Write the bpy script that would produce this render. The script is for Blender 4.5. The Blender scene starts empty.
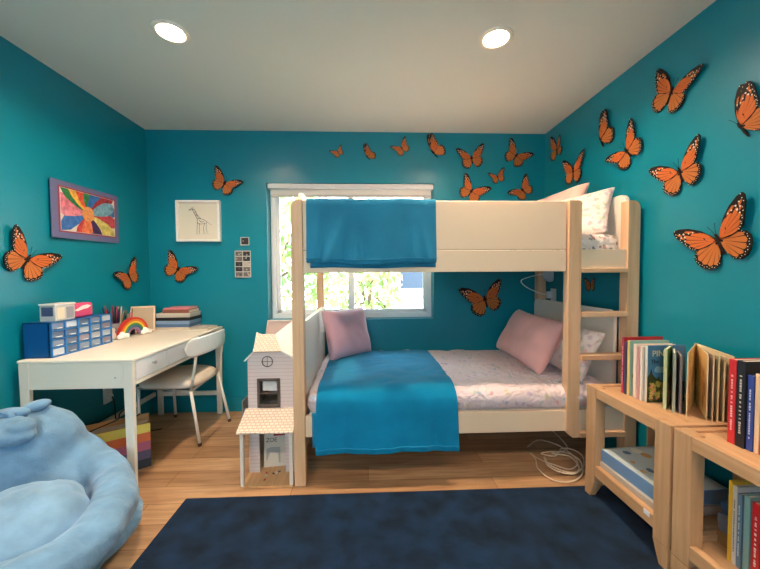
import bpy, bmesh, math, random
from mathutils import Vector, Matrix, Euler, noise
random.seed(7)
R_ = math.radians
SC = bpy.context.scene
COL = SC.collection

# ------------------------------------------------------------------ camera, world, sun, exposure
F_PX, YAW, PITCH, ROLL, CAM_H = 330.86, .0397, .0338, -.0058, 1.2037
cd = bpy.data.cameras.new('camera'); cam = bpy.data.objects.new('camera', cd); COL.objects.link(cam)
cd.sensor_width = 36; cd.sensor_fit = 'HORIZONTAL'; cd.lens = F_PX / 760 * 36; cd.clip_start = .02
fw = Vector((math.sin(YAW) * math.cos(PITCH), math.cos(YAW) * math.cos(PITCH), -math.sin(PITCH)))
rt = Vector((math.cos(YAW), -math.sin(YAW), 0)); up = rt.cross(fw)
c_, s_ = math.cos(ROLL), math.sin(ROLL)
rt, up = c_ * rt + s_ * up, -s_ * rt + c_ * up
M = Matrix((rt, up, -fw)).transposed().to_4x4(); M.translation = (0, 0, CAM_H)
cam.matrix_world = M
SC.camera = cam
SC.view_settings.view_transform = 'Standard'; SC.view_settings.look = 'None'
SC.view_settings.gamma = 1; SC.view_settings.use_curve_mapping = False
SC.view_settings.exposure = 1.7
W = bpy.data.worlds.new('world'); SC.world = W; W.use_nodes = True
bgn = W.node_tree.nodes['Background']; bgn.inputs[0].default_value = (.80, .91, 1, 1); bgn.inputs[1].default_value = 5.0
sd = bpy.data.lights.new('sun', 'SUN'); sd.energy = 3.4; sd.angle = R_(1); sd.color = (1, .95, .86)
sun = bpy.data.objects.new('sun', sd); COL.objects.link(sun); sun.rotation_euler = (R_(42), 0, R_(-78))
LAMP_W = 400.0          # emission of the recessed lamp lenses
LAMP_C = (1, .735, .50)

# ------------------------------------------------------------------ materials
def lin(c):
    def f(v):
        v /= 255
        return v / 12.92 if v <= .04045 else ((v + .055) / 1.055) ** 2.4
    return tuple(f(v) for v in c) + (1,)
_m = {}
def mat(name, rgb, rough=.6, spec=.4, metal=0, sheen=0, trans=0, bump=None, var=0, vscale=8, emit=None, alpha=1, coat=0):
    """principled material with optional noise variation of its own colour and a noise bump"""
    if name in _m: return _m[name]
    m = bpy.data.materials.new(name); m.use_nodes = True; nt = m.node_tree; b = nt.nodes['Principled BSDF']
    b.inputs['Base Color'].default_value = lin(rgb); b.inputs['Roughness'].default_value = rough
    b.inputs['Specular IOR Level'].default_value = spec; b.inputs['Metallic'].default_value = metal
    b.inputs['Sheen Weight'].default_value = sheen; b.inputs['Transmission Weight'].default_value = trans
    b.inputs['Coat Weight'].default_value = coat; b.inputs['Alpha'].default_value = alpha
    if sheen: b.inputs['Sheen Roughness'].default_value = .5
    if emit:
        b.inputs['Emission Color'].default_value = tuple(emit[0]) + (1,); b.inputs['Emission Strength'].default_value = emit[1]
    tc = nt.nodes.new('ShaderNodeTexCoord')
    if var:
        n = nt.nodes.new('ShaderNodeTexNoise'); n.inputs['Scale'].default_value = vscale; n.inputs['Detail'].default_value = 4
        nt.links.new(tc.outputs['Object'], n.inputs['Vector'])
        r = nt.nodes.new('ShaderNodeValToRGB'); c = lin(rgb)
        r.color_ramp.elements[0].position = .3; r.color_ramp.elements[1].position = .7
        r.color_ramp.elements[0].color = tuple(x * (1 - var) for x in c[:3]) + (1,)
        r.color_ramp.elements[1].color = tuple(min(1, x * (1 + var)) for x in c[:3]) + (1,)
        nt.links.new(n.outputs[0], r.inputs[0]); nt.links.new(r.outputs[0], b.inputs['Base Color'])
    if bump:
        n = nt.nodes.new('ShaderNodeTexNoise'); n.inputs['Scale'].default_value = bump[0]; n.inputs['Detail'].default_value = 3
        nt.links.new(tc.outputs['Object'], n.inputs['Vector'])
        bp = nt.nodes.new('ShaderNodeBump'); bp.inputs['Strength'].default_value = bump[1]; bp.inputs['Distance'].default_value = .01
        nt.links.new(n.outputs[0], bp.inputs['Height']); nt.links.new(bp.outputs[0], b.inputs['Normal'])
    _m[name] = m
    return m
def wood(name, a, b_, axis, rough=.5, scale=1.0):
    if name in _m: return _m[name]
    m = bpy.data.materials.new(name); m.use_nodes = True; nt = m.node_tree; b = nt.nodes['Principled BSDF']
    b.inputs['Roughness'].default_value = rough; b.inputs['Specular IOR Level'].default_value = .35
    tc = nt.nodes.new('ShaderNodeTexCoord'); mp = nt.nodes.new('ShaderNodeMapping')
    sc = [26 * scale] * 3; sc['xyz'.index(axis)] = 1.6 * scale; mp.inputs['Scale'].default_value = sc
    n = nt.nodes.new('ShaderNodeTexNoise'); n.inputs['Scale'].default_value = 1; n.inputs['Detail'].default_value = 5; n.inputs['Roughness'].default_value = .6
    n.inputs['Distortion'].default_value = .6
    r = nt.nodes.new('ShaderNodeValToRGB'); r.color_ramp.elements[0].color = lin(a); r.color_ramp.elements[1].color = lin(b_)
    r.color_ramp.elements[0].position = .32; r.color_ramp.elements[1].position = .68
    nt.links.new(tc.outputs['Object'], mp.inputs[0]); nt.links.new(mp.outputs[0], n.inputs['Vector'])
    nt.links.new(n.outputs[0], r.inputs[0]); nt.links.new(r.outputs[0], b.inputs['Base Color'])
    _m[name] = m
    return m
def floor_mat():
    m = bpy.data.materials.new('oak_planks'); m.use_nodes = True; nt = m.node_tree; b = nt.nodes['Principled BSDF']
    b.inputs['Roughness'].default_value = .38; b.inputs['Specular IOR Level'].default_value = .4
    tc = nt.nodes.new('ShaderNodeTexCoord')
    br = nt.nodes.new('ShaderNodeTexBrick'); br.offset = .37; br.inputs['Scale'].default_value = 1
    br.inputs['Brick Width'].default_value = 1.15; br.inputs['Row Height'].default_value = .145; br.inputs['Mortar Size'].default_value = .0016
    br.inputs['Color1'].default_value = (0, 0, 0, 1); br.inputs['Color2'].default_value = (1, 1, 1, 1); br.inputs['Mortar'].default_value = (.1, .1, .1, 1)
    br.inputs['Bias'].default_value = 0
    nt.links.new(tc.outputs['Object'], br.inputs['Vector'])
    mp = nt.nodes.new('ShaderNodeMapping'); mp.inputs['Scale'].default_value = (1.8, 22, 1)
    n = nt.nodes.new('ShaderNodeTexNoise'); n.inputs['Scale'].default_value = 1.6; n.inputs['Detail'].default_value = 6; n.inputs['Distortion'].default_value = .8
    nt.links.new(tc.outputs['Object'], mp.inputs[0]); nt.links.new(mp.outputs[0], n.inputs['Vector'])
    r1 = nt.nodes.new('ShaderNodeValToRGB'); r1.color_ramp.elements[0].color = lin((176, 136, 101)); r1.color_ramp.elements[1].color = lin((204, 165, 127))
    nt.links.new(br.outputs['Color'], r1.inputs[0])
    r2 = nt.nodes.new('ShaderNodeValToRGB'); r2.color_ramp.elements[0].color = (.66, .60, .54, 1); r2.color_ramp.elements[1].color = (1, 1, 1, 1)
    r2.color_ramp.elements[0].position = .3; r2.color_ramp.elements[1].position = .62
    nt.links.new(n.outputs[0], r2.inputs[0])
    mx = nt.nodes.new('ShaderNodeMix'); mx.data_type = 'RGBA'; mx.blend_type = 'MULTIPLY'; mx.inputs[0].default_value = 1
    nt.links.new(r1.outputs[0], mx.inputs[6]); nt.links.new(r2.outputs[0], mx.inputs[7])
    mm = nt.nodes.new('ShaderNodeMix'); mm.data_type = 'RGBA'; nt.links.new(br.outputs['Fac'], mm.inputs[0])
    nt.links.new(mx.outputs[2], mm.inputs[6]); mm.inputs[7].default_value = lin((110, 74, 44))
    nt.links.new(mm.outputs[2], b.inputs['Base Color'])
    return m
def glass_mat():
    m = bpy.data.materials.new('window_glass'); m.use_nodes = True; nt = m.node_tree; nt.nodes.clear()
    o = nt.nodes.new('ShaderNodeOutputMaterial'); mx = nt.nodes.new('ShaderNodeMixShader'); t = nt.nodes.new('ShaderNodeBsdfTransparent')
    g = nt.nodes.new('ShaderNodeBsdfGlossy'); g.inputs['Roughness'].default_value = .02; f = nt.nodes.new('ShaderNodeFresnel'); f.inputs[0].default_value = 1.3
    t.inputs[0].default_value = (.95, .97, .97, 1)
    nt.links.new(f.outputs[0], mx.inputs[0]); nt.links.new(t.outputs[0], mx.inputs[1]); nt.links.new(g.outputs[0], mx.inputs[2]); nt.links.new(mx.outputs[0], o.inputs[0])
    return m
def floral_mat(name, base, cols, scale=22, thr=.30, keep=.55):
    """small printed flowers and sprigs scattered on cloth"""
    m = bpy.data.materials.new(name); m.use_nodes = True; nt = m.node_tree; b = nt.nodes['Principled BSDF']
    b.inputs['Roughness'].default_value = .9; b.inputs['Specular IOR Level'].default_value = .1; b.inputs['Sheen Weight'].default_value = .2
    tc = nt.nodes.new('ShaderNodeTexCoord')
    nz = nt.nodes.new('ShaderNodeTexNoise'); nz.inputs['Scale'].default_value = 40; nz.inputs['Detail'].default_value = 2
    nt.links.new(tc.outputs['Object'], nz.inputs['Vector'])
    ad = nt.nodes.new('ShaderNodeMix'); ad.data_type = 'VECTOR'; ad.inputs[0].default_value = .03
    nt.links.new(tc.outputs['Object'], ad.inputs[4]); nt.links.new(nz.outputs['Color'], ad.inputs[5])
    v = nt.nodes.new('ShaderNodeTexVoronoi'); v.inputs['Scale'].default_value = scale; nt.links.new(ad.outputs[1], v.inputs['Vector'])
    sp = nt.nodes.new('ShaderNodeSeparateColor'); nt.links.new(v.outputs['Color'], sp.inputs[0])
    r = nt.nodes.new('ShaderNodeValToRGB'); r.color_ramp.interpolation = 'CONSTANT'
    els = r.color_ramp.elements
    for i, c in enumerate(cols):
        e = els[i] if i < 2 else els.new(i / len(cols))
        e.position = i / len(cols); e.color = lin(c)
    nt.links.new(sp.outputs[0], r.inputs[0])
    l = nt.nodes.new('ShaderNodeMath'); l.operation = 'LESS_THAN'; l.inputs[1].default_value = thr; nt.links.new(v.outputs['Distance'], l.inputs[0])
    k = nt.nodes.new('ShaderNodeMath'); k.operation = 'LESS_THAN'; k.inputs[1].default_value = keep; nt.links.new(sp.outputs[1], k.inputs[0])
    mu = nt.nodes.new('ShaderNodeMath'); mu.operation = 'MULTIPLY'; nt.links.new(l.outputs[0], mu.inputs[0]); nt.links.new(k.outputs[0], mu.inputs[1])
    mx = nt.nodes.new('ShaderNodeMix'); mx.data_type = 'RGBA'; nt.links.new(mu.outputs[0], mx.inputs[0])
    mx.inputs[6].default_value = lin(base); nt.links.new(r.outputs[0], mx.inputs[7]); nt.links.new(mx.outputs[2], b.inputs['Base Color'])
    wn = nt.nodes.new('ShaderNodeTexNoise'); wn.inputs['Scale'].default_value = 11; wn.inputs['Detail'].default_value = 2; wn.inputs['Distortion'].default_value = 1.6
    nt.links.new(tc.outputs['Object'], wn.inputs['Vector'])
    bp = nt.nodes.new('ShaderNodeBump'); bp.inputs['Strength'].default_value = .9; bp.inputs['Distance'].default_value = .03
    nt.links.new(wn.outputs[0], bp.inputs['Height']); nt.links.new(bp.outputs[0], b.inputs['Normal'])
    return m
def stripes_mat(name, a, b_, axis, period, duty=.08, rough=.6):
    """board lines: thin darker grooves every `period` metres along an axis"""
    m = bpy.data.materials.new(name); m.use_nodes = True; nt = m.node_tree; b = nt.nodes['Principled BSDF']; b.inputs['Roughness'].default_value = rough
    tc = nt.nodes.new('ShaderNodeTexCoord'); s = nt.nodes.new('ShaderNodeSeparateXYZ'); nt.links.new(tc.outputs['Object'], s.inputs[0])
    d = nt.nodes.new('ShaderNodeMath'); d.operation = 'DIVIDE'; d.inputs[1].default_value = period; nt.links.new(s.outputs['xyz'.index(axis)], d.inputs[0])
    f = nt.nodes.new('ShaderNodeMath'); f.operation = 'FRACT'; nt.links.new(d.outputs[0], f.inputs[0])
    l = nt.nodes.new('ShaderNodeMath'); l.operation = 'LESS_THAN'; l.inputs[1].default_value = duty; nt.links.new(f.outputs[0], l.inputs[0])
    mx = nt.nodes.new('ShaderNodeMix'); mx.data_type = 'RGBA'; nt.links.new(l.outputs[0], mx.inputs[0])
    mx.inputs[6].default_value = lin(a); mx.inputs[7].default_value = lin(b_); nt.links.new(mx.outputs[2], b.inputs['Base Color'])
    return m

TEAL = mat('teal_wall_paint', (0, 131, 152), .36, .5, bump=(180, .04))
TEALTRIM = mat('teal_trim_paint', (0, 131, 152), .35, .5)
CEIL = mat('ceiling_paint', (208, 213, 207), .85, .2)
WHITE = mat('white_lacquer', (236, 228, 216), .42, .4)
CREAM = mat('cream_lacquer', (242, 214, 184), .45, .4)
VINYL = mat('white_vinyl', (240, 242, 244), .35, .5)
BIRCH = wood('birch', (214, 170, 132), (234, 194, 156), 'z')
BIRCHX = wood('birch_rail', (214, 170, 132), (234, 194, 156), 'x')
BEECHZ = wood('beech_upright', (184, 144, 106), (206, 166, 128), 'z')
BEECHY = wood('beech_plank', (184, 143, 104), (207, 166, 127), 'y')
DESK = mat('desk_white', (238, 230, 216), .4, .4)
METALW = mat('white_metal', (235, 232, 226), .35, .5)
BLACK = mat('black_plastic', (22, 22, 24), .5)
CHROME = mat('brushed_steel', (190, 190, 192), .3, .5, metal=1)
PAPER = mat('paper', (236, 230, 216), .85, .2)
BLUEB = mat('blue_fleece', (10, 126, 170), .95, .1, sheen=.12, var=.14, vscale=5, bump=(220, .25))
BLUED = mat('dusty_blue_fleece', (36, 120, 156), .95, .1, sheen=.15, var=.14, vscale=5, bump=(220, .25))
PLUSH = mat('pale_blue_plush', (114, 154, 188), .95, .1, sheen=.3, var=.16, vscale=9, bump=(70, .12))
RUG = mat('navy_rug', (14, 40, 67), .98, .05, sheen=.06, var=.62, vscale=8, bump=(300, .8))

# ------------------------------------------------------------------ mesh helpers
def box(bm, lo, hi, bev=0, seg=2, mi=0, M=None):
    c = [(a + b) / 2 for a, b in zip(lo, hi)]; s = [abs(b - a) for a, b in zip(lo, hi)]
    T = Matrix.Translation(c) @ Matrix.Diagonal((*s, 1))
    if M is not None: T = M @ T
    r = bmesh.ops.create_cube(bm, size=1, matrix=T); vs = r['verts']
    fs = list({f for v in vs for f in v.link_faces})
    for f in fs: f.material_index = mi
    if bev:
        es = list({e for v in vs for e in v.link_edges})
        bmesh.ops.bevel(bm, geom=es, offset=min(bev, min(s) * .45), segments=seg, affect='EDGES', profile=.5, material=-1)
def prism(bm, pts, axis, a, b, mi=0, M=None):
    """extrude a 2-D outline (the two axes other than `axis`, in xyz order) from a to b"""
    ax = 'xyz'.index(axis)
    def P(p, v):
        l = list(p); l.insert(ax, v); q = Vector(l); return M @ q if M is not None else q
    A = [bm.verts.new(P(p, a)) for p in pts]; B = [bm.verts.new(P(p, b)) for p in pts]
    fs = [bm.faces.new(A), bm.faces.new(B[::-1])]
    n = len(pts)
    for i in range(n): fs.append(bm.faces.new((A[i], B[i], B[(i + 1) % n], A[(i + 1) % n])))
    for f in fs: f.material_index = mi
    bmesh.ops.recalc_face_normals(bm, faces=fs)
    return fs
def tube(bm, pts, r, n=10, mi=0, closed=False):
    pts = [Vector(p) for p in pts]; rings = []; N = len(pts)
    t0 = (pts[1] - pts[0]).normalized(); up_ = Vector((0, 0, 1)) if abs(t0.z) < .9 else Vector((1, 0, 0))
    u = t0.cross(up_).normalized()
    for i, p in enumerate(pts):
        t = (pts[(i + 1) % N] - pts[i - 1]) if (closed or 0 < i < N - 1) else ((pts[1] - pts[0]) if i == 0 else (pts[-1] - pts[-2]))
        t.normalize(); u = (u - t * u.dot(t)).normalized(); v = t.cross(u)
        rr = r[i] if isinstance(r, (list, tuple)) else r
        rings.append([bm.verts.new(p + rr * (math.cos(2 * math.pi * k / n) * u + math.sin(2 * math.pi * k / n) * v)) for k in range(n)])
    for i in range(N if closed else N - 1):
        a, b = rings[i], rings[(i + 1) % N]
        for k in range(n):
            f = bm.faces.new((a[k], a[(k + 1) % n], b[(k + 1) % n], b[k])); f.material_index = mi; f.smooth = True
    if not closed:
        bm.faces.new(rings[0][::-1]).material_index = mi; bm.faces.new(rings[-1]).material_index = mi
def lathe(bm, prof, c=(0, 0, 0), n=28, mi=0, M=None):
    rings = []
    for r, z in prof:
        ring = []
        for k in range(n):
            a = 2 * math.pi * k / n; q = Vector((c[0] + r * math.cos(a), c[1] + r * math.sin(a), c[2] + z))
            ring.append(bm.verts.new(M @ q if M is not None else q))
        rings.append(ring)
    for a, b in zip(rings, rings[1:]):
        for k in range(n):
            f = bm.faces.new((a[k], a[(k + 1) % n], b[(k + 1) % n], b[k])); f.material_index = mi; f.smooth = True
    for ring in (rings[0][::-1], rings[-1]):
        bm.faces.new(ring).material_index = mi
def ellipsoid(bm, c, r, rot=None, sub=3, mi=0):
    T = Matrix.Translation(c) @ (rot.to_matrix().to_4x4() if rot else Matrix()) @ Matrix.Diagonal((*r, 1))
    v = bmesh.ops.create_icosphere(bm, subdivisions=sub, radius=1, matrix=T)['verts']
    for f in {f for x in v for f in x.link_faces}: f.smooth = True; f.material_index = mi
def sheet(bm, fn, nu, nv, mi=0):
    g = [[bm.verts.new(fn(i / nu, j / nv)) for j in range(nv + 1)] for i in range(nu + 1)]
    for i in range(nu):
        for j in range(nv):
            f = bm.faces.new((g[i][j], g[i + 1][j], g[i + 1][j + 1], g[i][j + 1])); f.smooth = True; f.material_index = mi
def obj(name, bm, mats, parent=None, smooth=False, recalc=True):
    if recalc: bmesh.ops.recalc_face_normals(bm, faces=bm.faces)
    me = bpy.data.meshes.new(name); bm.to_mesh(me); bm.free()
    for m in (mats if isinstance(mats, (list, tuple)) else [mats]): me.materials.append(m)
    if smooth:
        for p in me.polygons: p.use_smooth = True
    o = bpy.data.objects.new(name, me); COL.objects.link(o)
    if parent is not None: attach(o, parent)
    return o
def attach(o, parent):
    """parent without moving: meshes of fixed things are written in room coordinates, those of movable ones in their own"""
    o.parent = parent
    root = parent
    while root.parent: root = root.parent
    if root.get('_room'):
        if parent == root: o.matrix_parent_inverse = Matrix.Translation(-root.location)
def BM(): return bmesh.new()
def bx(name, lo, hi, m, parent=None, bev=.003, seg=2):
    b = BM(); box(b, lo, hi, bev, seg); return obj(name, b, m, parent)
def tag(o, label, cat, group=None, kind=None):
    o['label'] = label; o['category'] = cat
    if group: o['group'] = group
    if kind: o['kind'] = kind
    return o
def thing(name, label, cat, loc=(0, 0, 0), rot=(0, 0, 0), group=None, room=True):
    """an Empty at the thing's base; room=True means its parts are written in room coordinates"""
    o = bpy.data.objects.new(name, None); COL.objects.link(o); o.location = loc; o.rotation_euler = rot; o.empty_display_size = .05
    if room: o['_room'] = 1
    return tag(o, label, cat, group)
def struct(o):
    o['kind'] = 'structure'; return o
def dup(root, label, group=None):
    c = root.copy(); COL.objects.link(c); c['label'] = label
    for ch in list(root.children):
        d = ch.copy(); COL.objects.link(d); d.parent = c
        for g in list(ch.children):
            e = g.copy(); COL.objects.link(e); e.parent = d
    return c
def mod(o, kind, **kw):
    m = o.modifiers.new(kind.lower(), kind)
    for k, v in kw.items(): setattr(m, k, v)
    return m
def text(name, body, size, M_, m, parent, depth=.0006):
    cu = bpy.data.curves.new(name, 'FONT'); cu.body = body; cu.size = size; cu.extrude = depth; cu.align_x = 'CENTER'; cu.align_y = 'CENTER'
    t = bpy.data.objects.new(name, cu); COL.objects.link(t)
    dg = bpy.context.evaluated_depsgraph_get(); me = bpy.data.meshes.new_from_object(t.evaluated_get(dg))
    bpy.data.objects.remove(t); me.transform(M_); me.materials.clear(); me.materials.append(m)
    o = bpy.data.objects.new(name, me); COL.objects.link(o); attach(o, parent)
    return o

# ------------------------------------------------------------------ the room
XL, XR, YF, YB, H = -1.87, 1.595, -1.15, 2.926, 2.434
T_ = .16
struct(obj('floor', (lambda b: (box(b, (XL - T_, YF - T_, -.1), (XR + T_, YB + T_, 0)), b)[1])(BM()), floor_mat()))
struct(bx('wall_left', (XL - T_, YF - T_, 0), (XL, YB + T_, H), TEAL, bev=0))
struct(bx('wall_right', (XR, YF - T_, 0), (XR + T_, YB + T_, H), TEAL, bev=0))
FX0, FX1, FZ0, FZ1 = -1.0, -.10, .80, 2.0
b = BM()
for lo, hi in (((XL, YF - T_, 0), (FX0, YF, H)), ((FX1, YF - T_, 0), (XR, YF, H)), ((FX0, YF - T_, 0), (FX1, YF, FZ0)), ((FX0, YF - T_, FZ1), (FX1, YF, H))): box(b, lo, hi)
struct(obj('wall_front', b, TEAL))
WX0, WX1, WZ0, WZ1 = -.858, .593, .80, 1.984
b = BM()
for lo, hi in (((XL, YB, 0), (WX0, YB + T_, H)), ((WX1, YB, 0), (XR, YB + T_, H)), ((WX0, YB, 0), (WX1, YB + T_, WZ0)), ((WX0, YB, WZ1), (WX1, YB + T_, H))): box(b, lo, hi)
struct(obj('wall_back', b, TEAL))
LAMPS = [(-.984, 1.762), (.686, 1.752), (-.984, -.25), (.686, -.25)]  # last two are out of view, added to supply frontal light
LR = .064
def ceiling():
    b = BM(); es = []
    def loop(pts):
        v = [b.verts.new((*p, H)) for p in pts]
        for i in range(len(v)): es.append(b.edges.new((v[i], v[(i + 1) % len(v)])))
    loop([(XL - T_, YF - T_), (XR + T_, YF - T_), (XR + T_, YB + T_), (XL - T_, YB + T_)])
    for x, y in LAMPS: loop([(x + LR * math.cos(k * math.pi / 16), y + LR * math.sin(k * math.pi / 16)) for k in range(32)])
    bmesh.ops.triangle_fill(b, edges=es, use_beauty=True, use_dissolve=False)
    o = obj('ceiling', b, CEIL); mod(o, 'SOLIDIFY', thickness=.012, offset=1)
    return o
c = ceiling()
if c.data.polygons[0].normal.z < 0:
    c.modifiers[0].offset = -1
struct(c)
struct(bx('baseboard_back', (XL, YB - .014, 0), (XR, YB, .135), TEALTRIM, bev=.003))
struct(bx('baseboard_left', (XL, YF, 0), (XL + .014, YB - .014, .135), TEALTRIM, bev=.003))
struct(bx('baseboard_right', (XR - .014, YF, 0), (XR, YB - .014, .135), TEALTRIM, bev=.003))
# flat casing round the window, painted like the wall
b = BM(); CX0, CX1, CZ0, CZ1 = -1.024, .737, .688, 2.142
for lo, hi in (((CX0, YB - .02, WZ1), (CX1, YB, CZ1)), ((CX0, YB - .02, CZ0), (CX1, YB, WZ0)), ((CX0, YB - .02, WZ0), (WX0, YB, WZ1)), ((WX1, YB - .02, WZ0), (CX1, YB, WZ1))): box(b, lo, hi)
struct(obj('trim_1', b, TEALTRIM))
# sliding window set back in the reveal
win = thing('window_1', '', '', ((WX0 + WX1) / 2, YB + .07, WZ0)); del win['label'], win['category']; struct(win)
y0, y1 = YB + .095, YB + .15
b = BM()
fwd = .045
for lo, hi in (((WX0, y0, WZ0), (WX0 + fwd, y1, WZ1)), ((WX1 - fwd, y0, WZ0), (WX1, y1, WZ1)), ((WX0 + fwd, y0, WZ0), (WX1 - fwd, y1, WZ0 + fwd)), ((WX0 + fwd, y0, WZ1 - fwd), (WX1 - fwd, y1, WZ1))): box(b, lo, hi, .004)
struct(obj('window_frame', b, VINYL, win))
for nm, a0, a1, yy in (('left', WX0 + fwd, -.115, y0 + .02), ('right', -.168, WX1 - fwd, y0 + .002)):
    b = BM(); s = .032
    for lo, hi in (((a0, yy, WZ0 + fwd), (a0 + (s if nm == 'left' else .053), yy + .018, WZ1 - fwd)), ((a1 - (.053 if nm == 'left' else s), yy, WZ0 + fwd), (a1, yy + .018, WZ1 - fwd)),
                   ((a0, yy, WZ0 + fwd), (a1, yy + .018, WZ0 + fwd + s)), ((a0, yy, WZ1 - fwd - s), (a1, yy + .018, WZ1 - fwd))): box(b, lo, hi, .003)
    so = struct(obj('window_sash', b, VINYL, win))
    p = struct(bx('window_pane', (a0 + .02, yy + .007, WZ0 + fwd + .01), (a1 - .02, yy + .011, WZ1 - fwd - .01), glass_mat() if nm == 'left' else bpy.data.materials['window_glass'], so, bev=0))
win2 = thing('added_fill_window', '', '', ((FX0 + FX1) / 2, YF - .06, FZ0)); del win2['label'], win2['category']; struct(win2)  # unseen window behind the camera, added for frontal daylight
b = BM()
for lo, hi in (((FX0, YF - .09, FZ0), (FX0 + .06, YF - .03, FZ1)), ((FX1 - .06, YF - .09, FZ0), (FX1, YF - .03, FZ1)), ((FX0 + .06, YF - .09, FZ0), (FX1 - .06, YF - .03, FZ0 + .06)), ((FX0 + .06, YF - .09, FZ1 - .06), (FX1 - .06, YF - .03, FZ1)), ((-.575, YF - .09, FZ0 + .06), (-.525, YF - .03, FZ1 - .06))): box(b, lo, hi, .004)
struct(obj('window_frame', b, VINYL, win2))
struct(bx('window_pane', (FX0 + .05, YF - .062, FZ0 + .05), (FX1 - .05, YF - .058, FZ1 - .05), bpy.data.materials['window_glass'], win2, bev=0))
bl = thing('roller_blind', 'white roller blind rolled up inside the top of the window', 'blind', ((WX0 + WX1) / 2, YB + .02, 1.88))
BLINDM = mat('blind_fabric', (226, 222, 214), .8, .2)
bx('cassette', (WX0 + .012, YB - .03, 1.935), (WX1 - .006, YB + .035, WZ1 - .004), mat('blind_cassette', (214, 216, 216), .4), bl, .008, 3)
bx('blind_fabric', (WX0 + .03, YB + .005, 1.885), (WX1 - .025, YB + .012, 1.945), BLINDM, bl, .001)
bx('hem_bar', (WX0 + .03, YB, 1.872), (WX1 - .025, YB + .018, 1.892), mat('blind_hem', (196, 190, 182), .4), bl, .004)

# recessed ceiling lamps
LENS = mat('lamp_lens', (255, 255, 255), .5, emit=(LAMP_C, LAMP_W))
RING = mat('lamp_trim', (232, 226, 214), .4, .4)
lamp0 = thing('recessed_downlight', 'glowing round recessed downlight in the ceiling above the desk side of the room', 'ceiling light', (*LAMPS[0], H), group='recessed downlights in the ceiling', room=False)
b = BM(); lathe(b, [(LR + .022, -.0005), (LR + .020, -.006), (LR - .002, -.007), (LR - .004, .0005)], n=36)
b.faces.ensure_lookup_table()
for f in [f for f in b.faces if len(f.verts) > 4]: b.faces.remove(f)
obj('trim_ring', b, RING, lamp0)
b = BM(); lathe(b, [(LR - .003, .0), (LR - .012, .030), (LR - .012, .034), (LR + .004, .034), (LR + .004, .0)], n=36)
for f in [f for f in b.faces if len(f.verts) > 4]: b.faces.remove(f)
obj('baffle', b, RING, lamp0, recalc=False)
b = BM(); lathe(b, [(LR - .0135, .022), (LR - .0135, .026)], n=32); obj('lens', b, LENS, lamp0)
for (x, y), lab in zip(LAMPS[1:], ['glowing round recessed downlight in the ceiling above the ladder side of the bunk bed', 'added unseen downlight behind the camera over the beanbag side', 'added unseen downlight behind the camera over the bookcase side']):
    d = dup(lamp0, lab); d.location = (x, y, H)

# ------------------------------------------------------------------ outside the window
GRND = mat('garden_ground', (150, 140, 120), .9)
g = bx('ground_outside', (-9, YB + .35, -.5), (9, 14, -.35), GRND, bev=0); struct(g)
hs = thing('neighbour_house', 'pale neighbouring house with a grey window seen through the right window pane', 'house', (3.2, 7.5, -.35))
bx('house_wall', (.35, 7.5, -.35), (6.5, 8.0, 4.2), mat('pale_siding', (240, 238, 234), .8), hs, 0)
hw = bx('house_window', (.68, 7.44, .80), (1.40, 7.5, 2.3), VINYL, hs, .004)
bx('window_shade', (.75, 7.43, .86), (1.33, 7.445, 2.24), mat('grey_shade', (46, 58, 76), .5), hw, 0)
bx('wall_trim', (.35, 7.42, .62), (6.5, 7.5, .68), mat('siding_trim', (120, 120, 122), .6), hs, 0)
def tree(name, c, rad, n, label, seed):
    rnd = random.Random(seed)
    t = thing(name, label, 'tree', (c[0], c[1], -.35), group='garden trees outside the window')
    b = BM(); tube(b, [(c[0], c[1], -.35), (c[0] + .05, c[1], c[2] * .5), (c[0], c[1], c[2])], [.07, .055, .03])
    for k in range(7):
        a = rnd.uniform(0, 6.28); tube(b, [(c[0], c[1], c[2] * rnd.uniform(.3, .9)), (c[0] + rad[0] * .7 * math.cos(a), c[1] + rad[1] * .7 * math.sin(a), c[2] + rnd.uniform(-.5, .8) * rad[2])], [.03, .01], 6)
    obj('trunk', b, mat('bark', (120, 100, 80), .9), t)
    b = BM()
    for k in range(n):
        d = Vector((rnd.gauss(0, 1), rnd.gauss(0, 1), rnd.gauss(0, 1))).normalized() * rnd.uniform(.35, 1) ** .5
        p = Vector((c[0] + d.x * rad[0], c[1] + d.y * rad[1], c[2] + d.z * rad[2]))
        E_ = Euler((rnd.uniform(0, 6.3), rnd.uniform(0, 6.3), rnd.uniform(0, 6.3))).to_matrix(); s = rnd.uniform(.05, .10)
        vs = [b.verts.new(p + E_ @ Vector(q)) for q in ((-s, 0, 0), (0, -s * .42, .1 * s), (s, 0, 0), (0, s * .42, .1 * s))]
        b.faces.new(vs).material_index = 0 if rnd.random() < .55 else 1
    obj('foliage', b, [mat('leaf_green', (150, 172, 104), .6, .3), mat('leaf_yellow', (190, 190, 130), .6, .3)], t, recalc=False)
tree('garden_tree', (-1.30, 4.35, 1.35), (1.0, .5, 1.5), 2600, 'sunlit leafy shrub tree outside the left window pane', 1)
tree('garden_tree', (.02, 5.5, 1.1), (.56, .45, 1.3), 1500, 'sunlit leafy shrub tree outside at the centre bar of the window', 2)

# ------------------------------------------------------------------ rug
def rugf():
    b = BM(); box(b, (-.972, -.9, 0), (1.588, 1.765, .012), .005, 2); return b
rug = tag(obj('area_rug', rugf(), RUG), 'large plain navy blue rug on the oak floor', 'rug')

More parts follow.
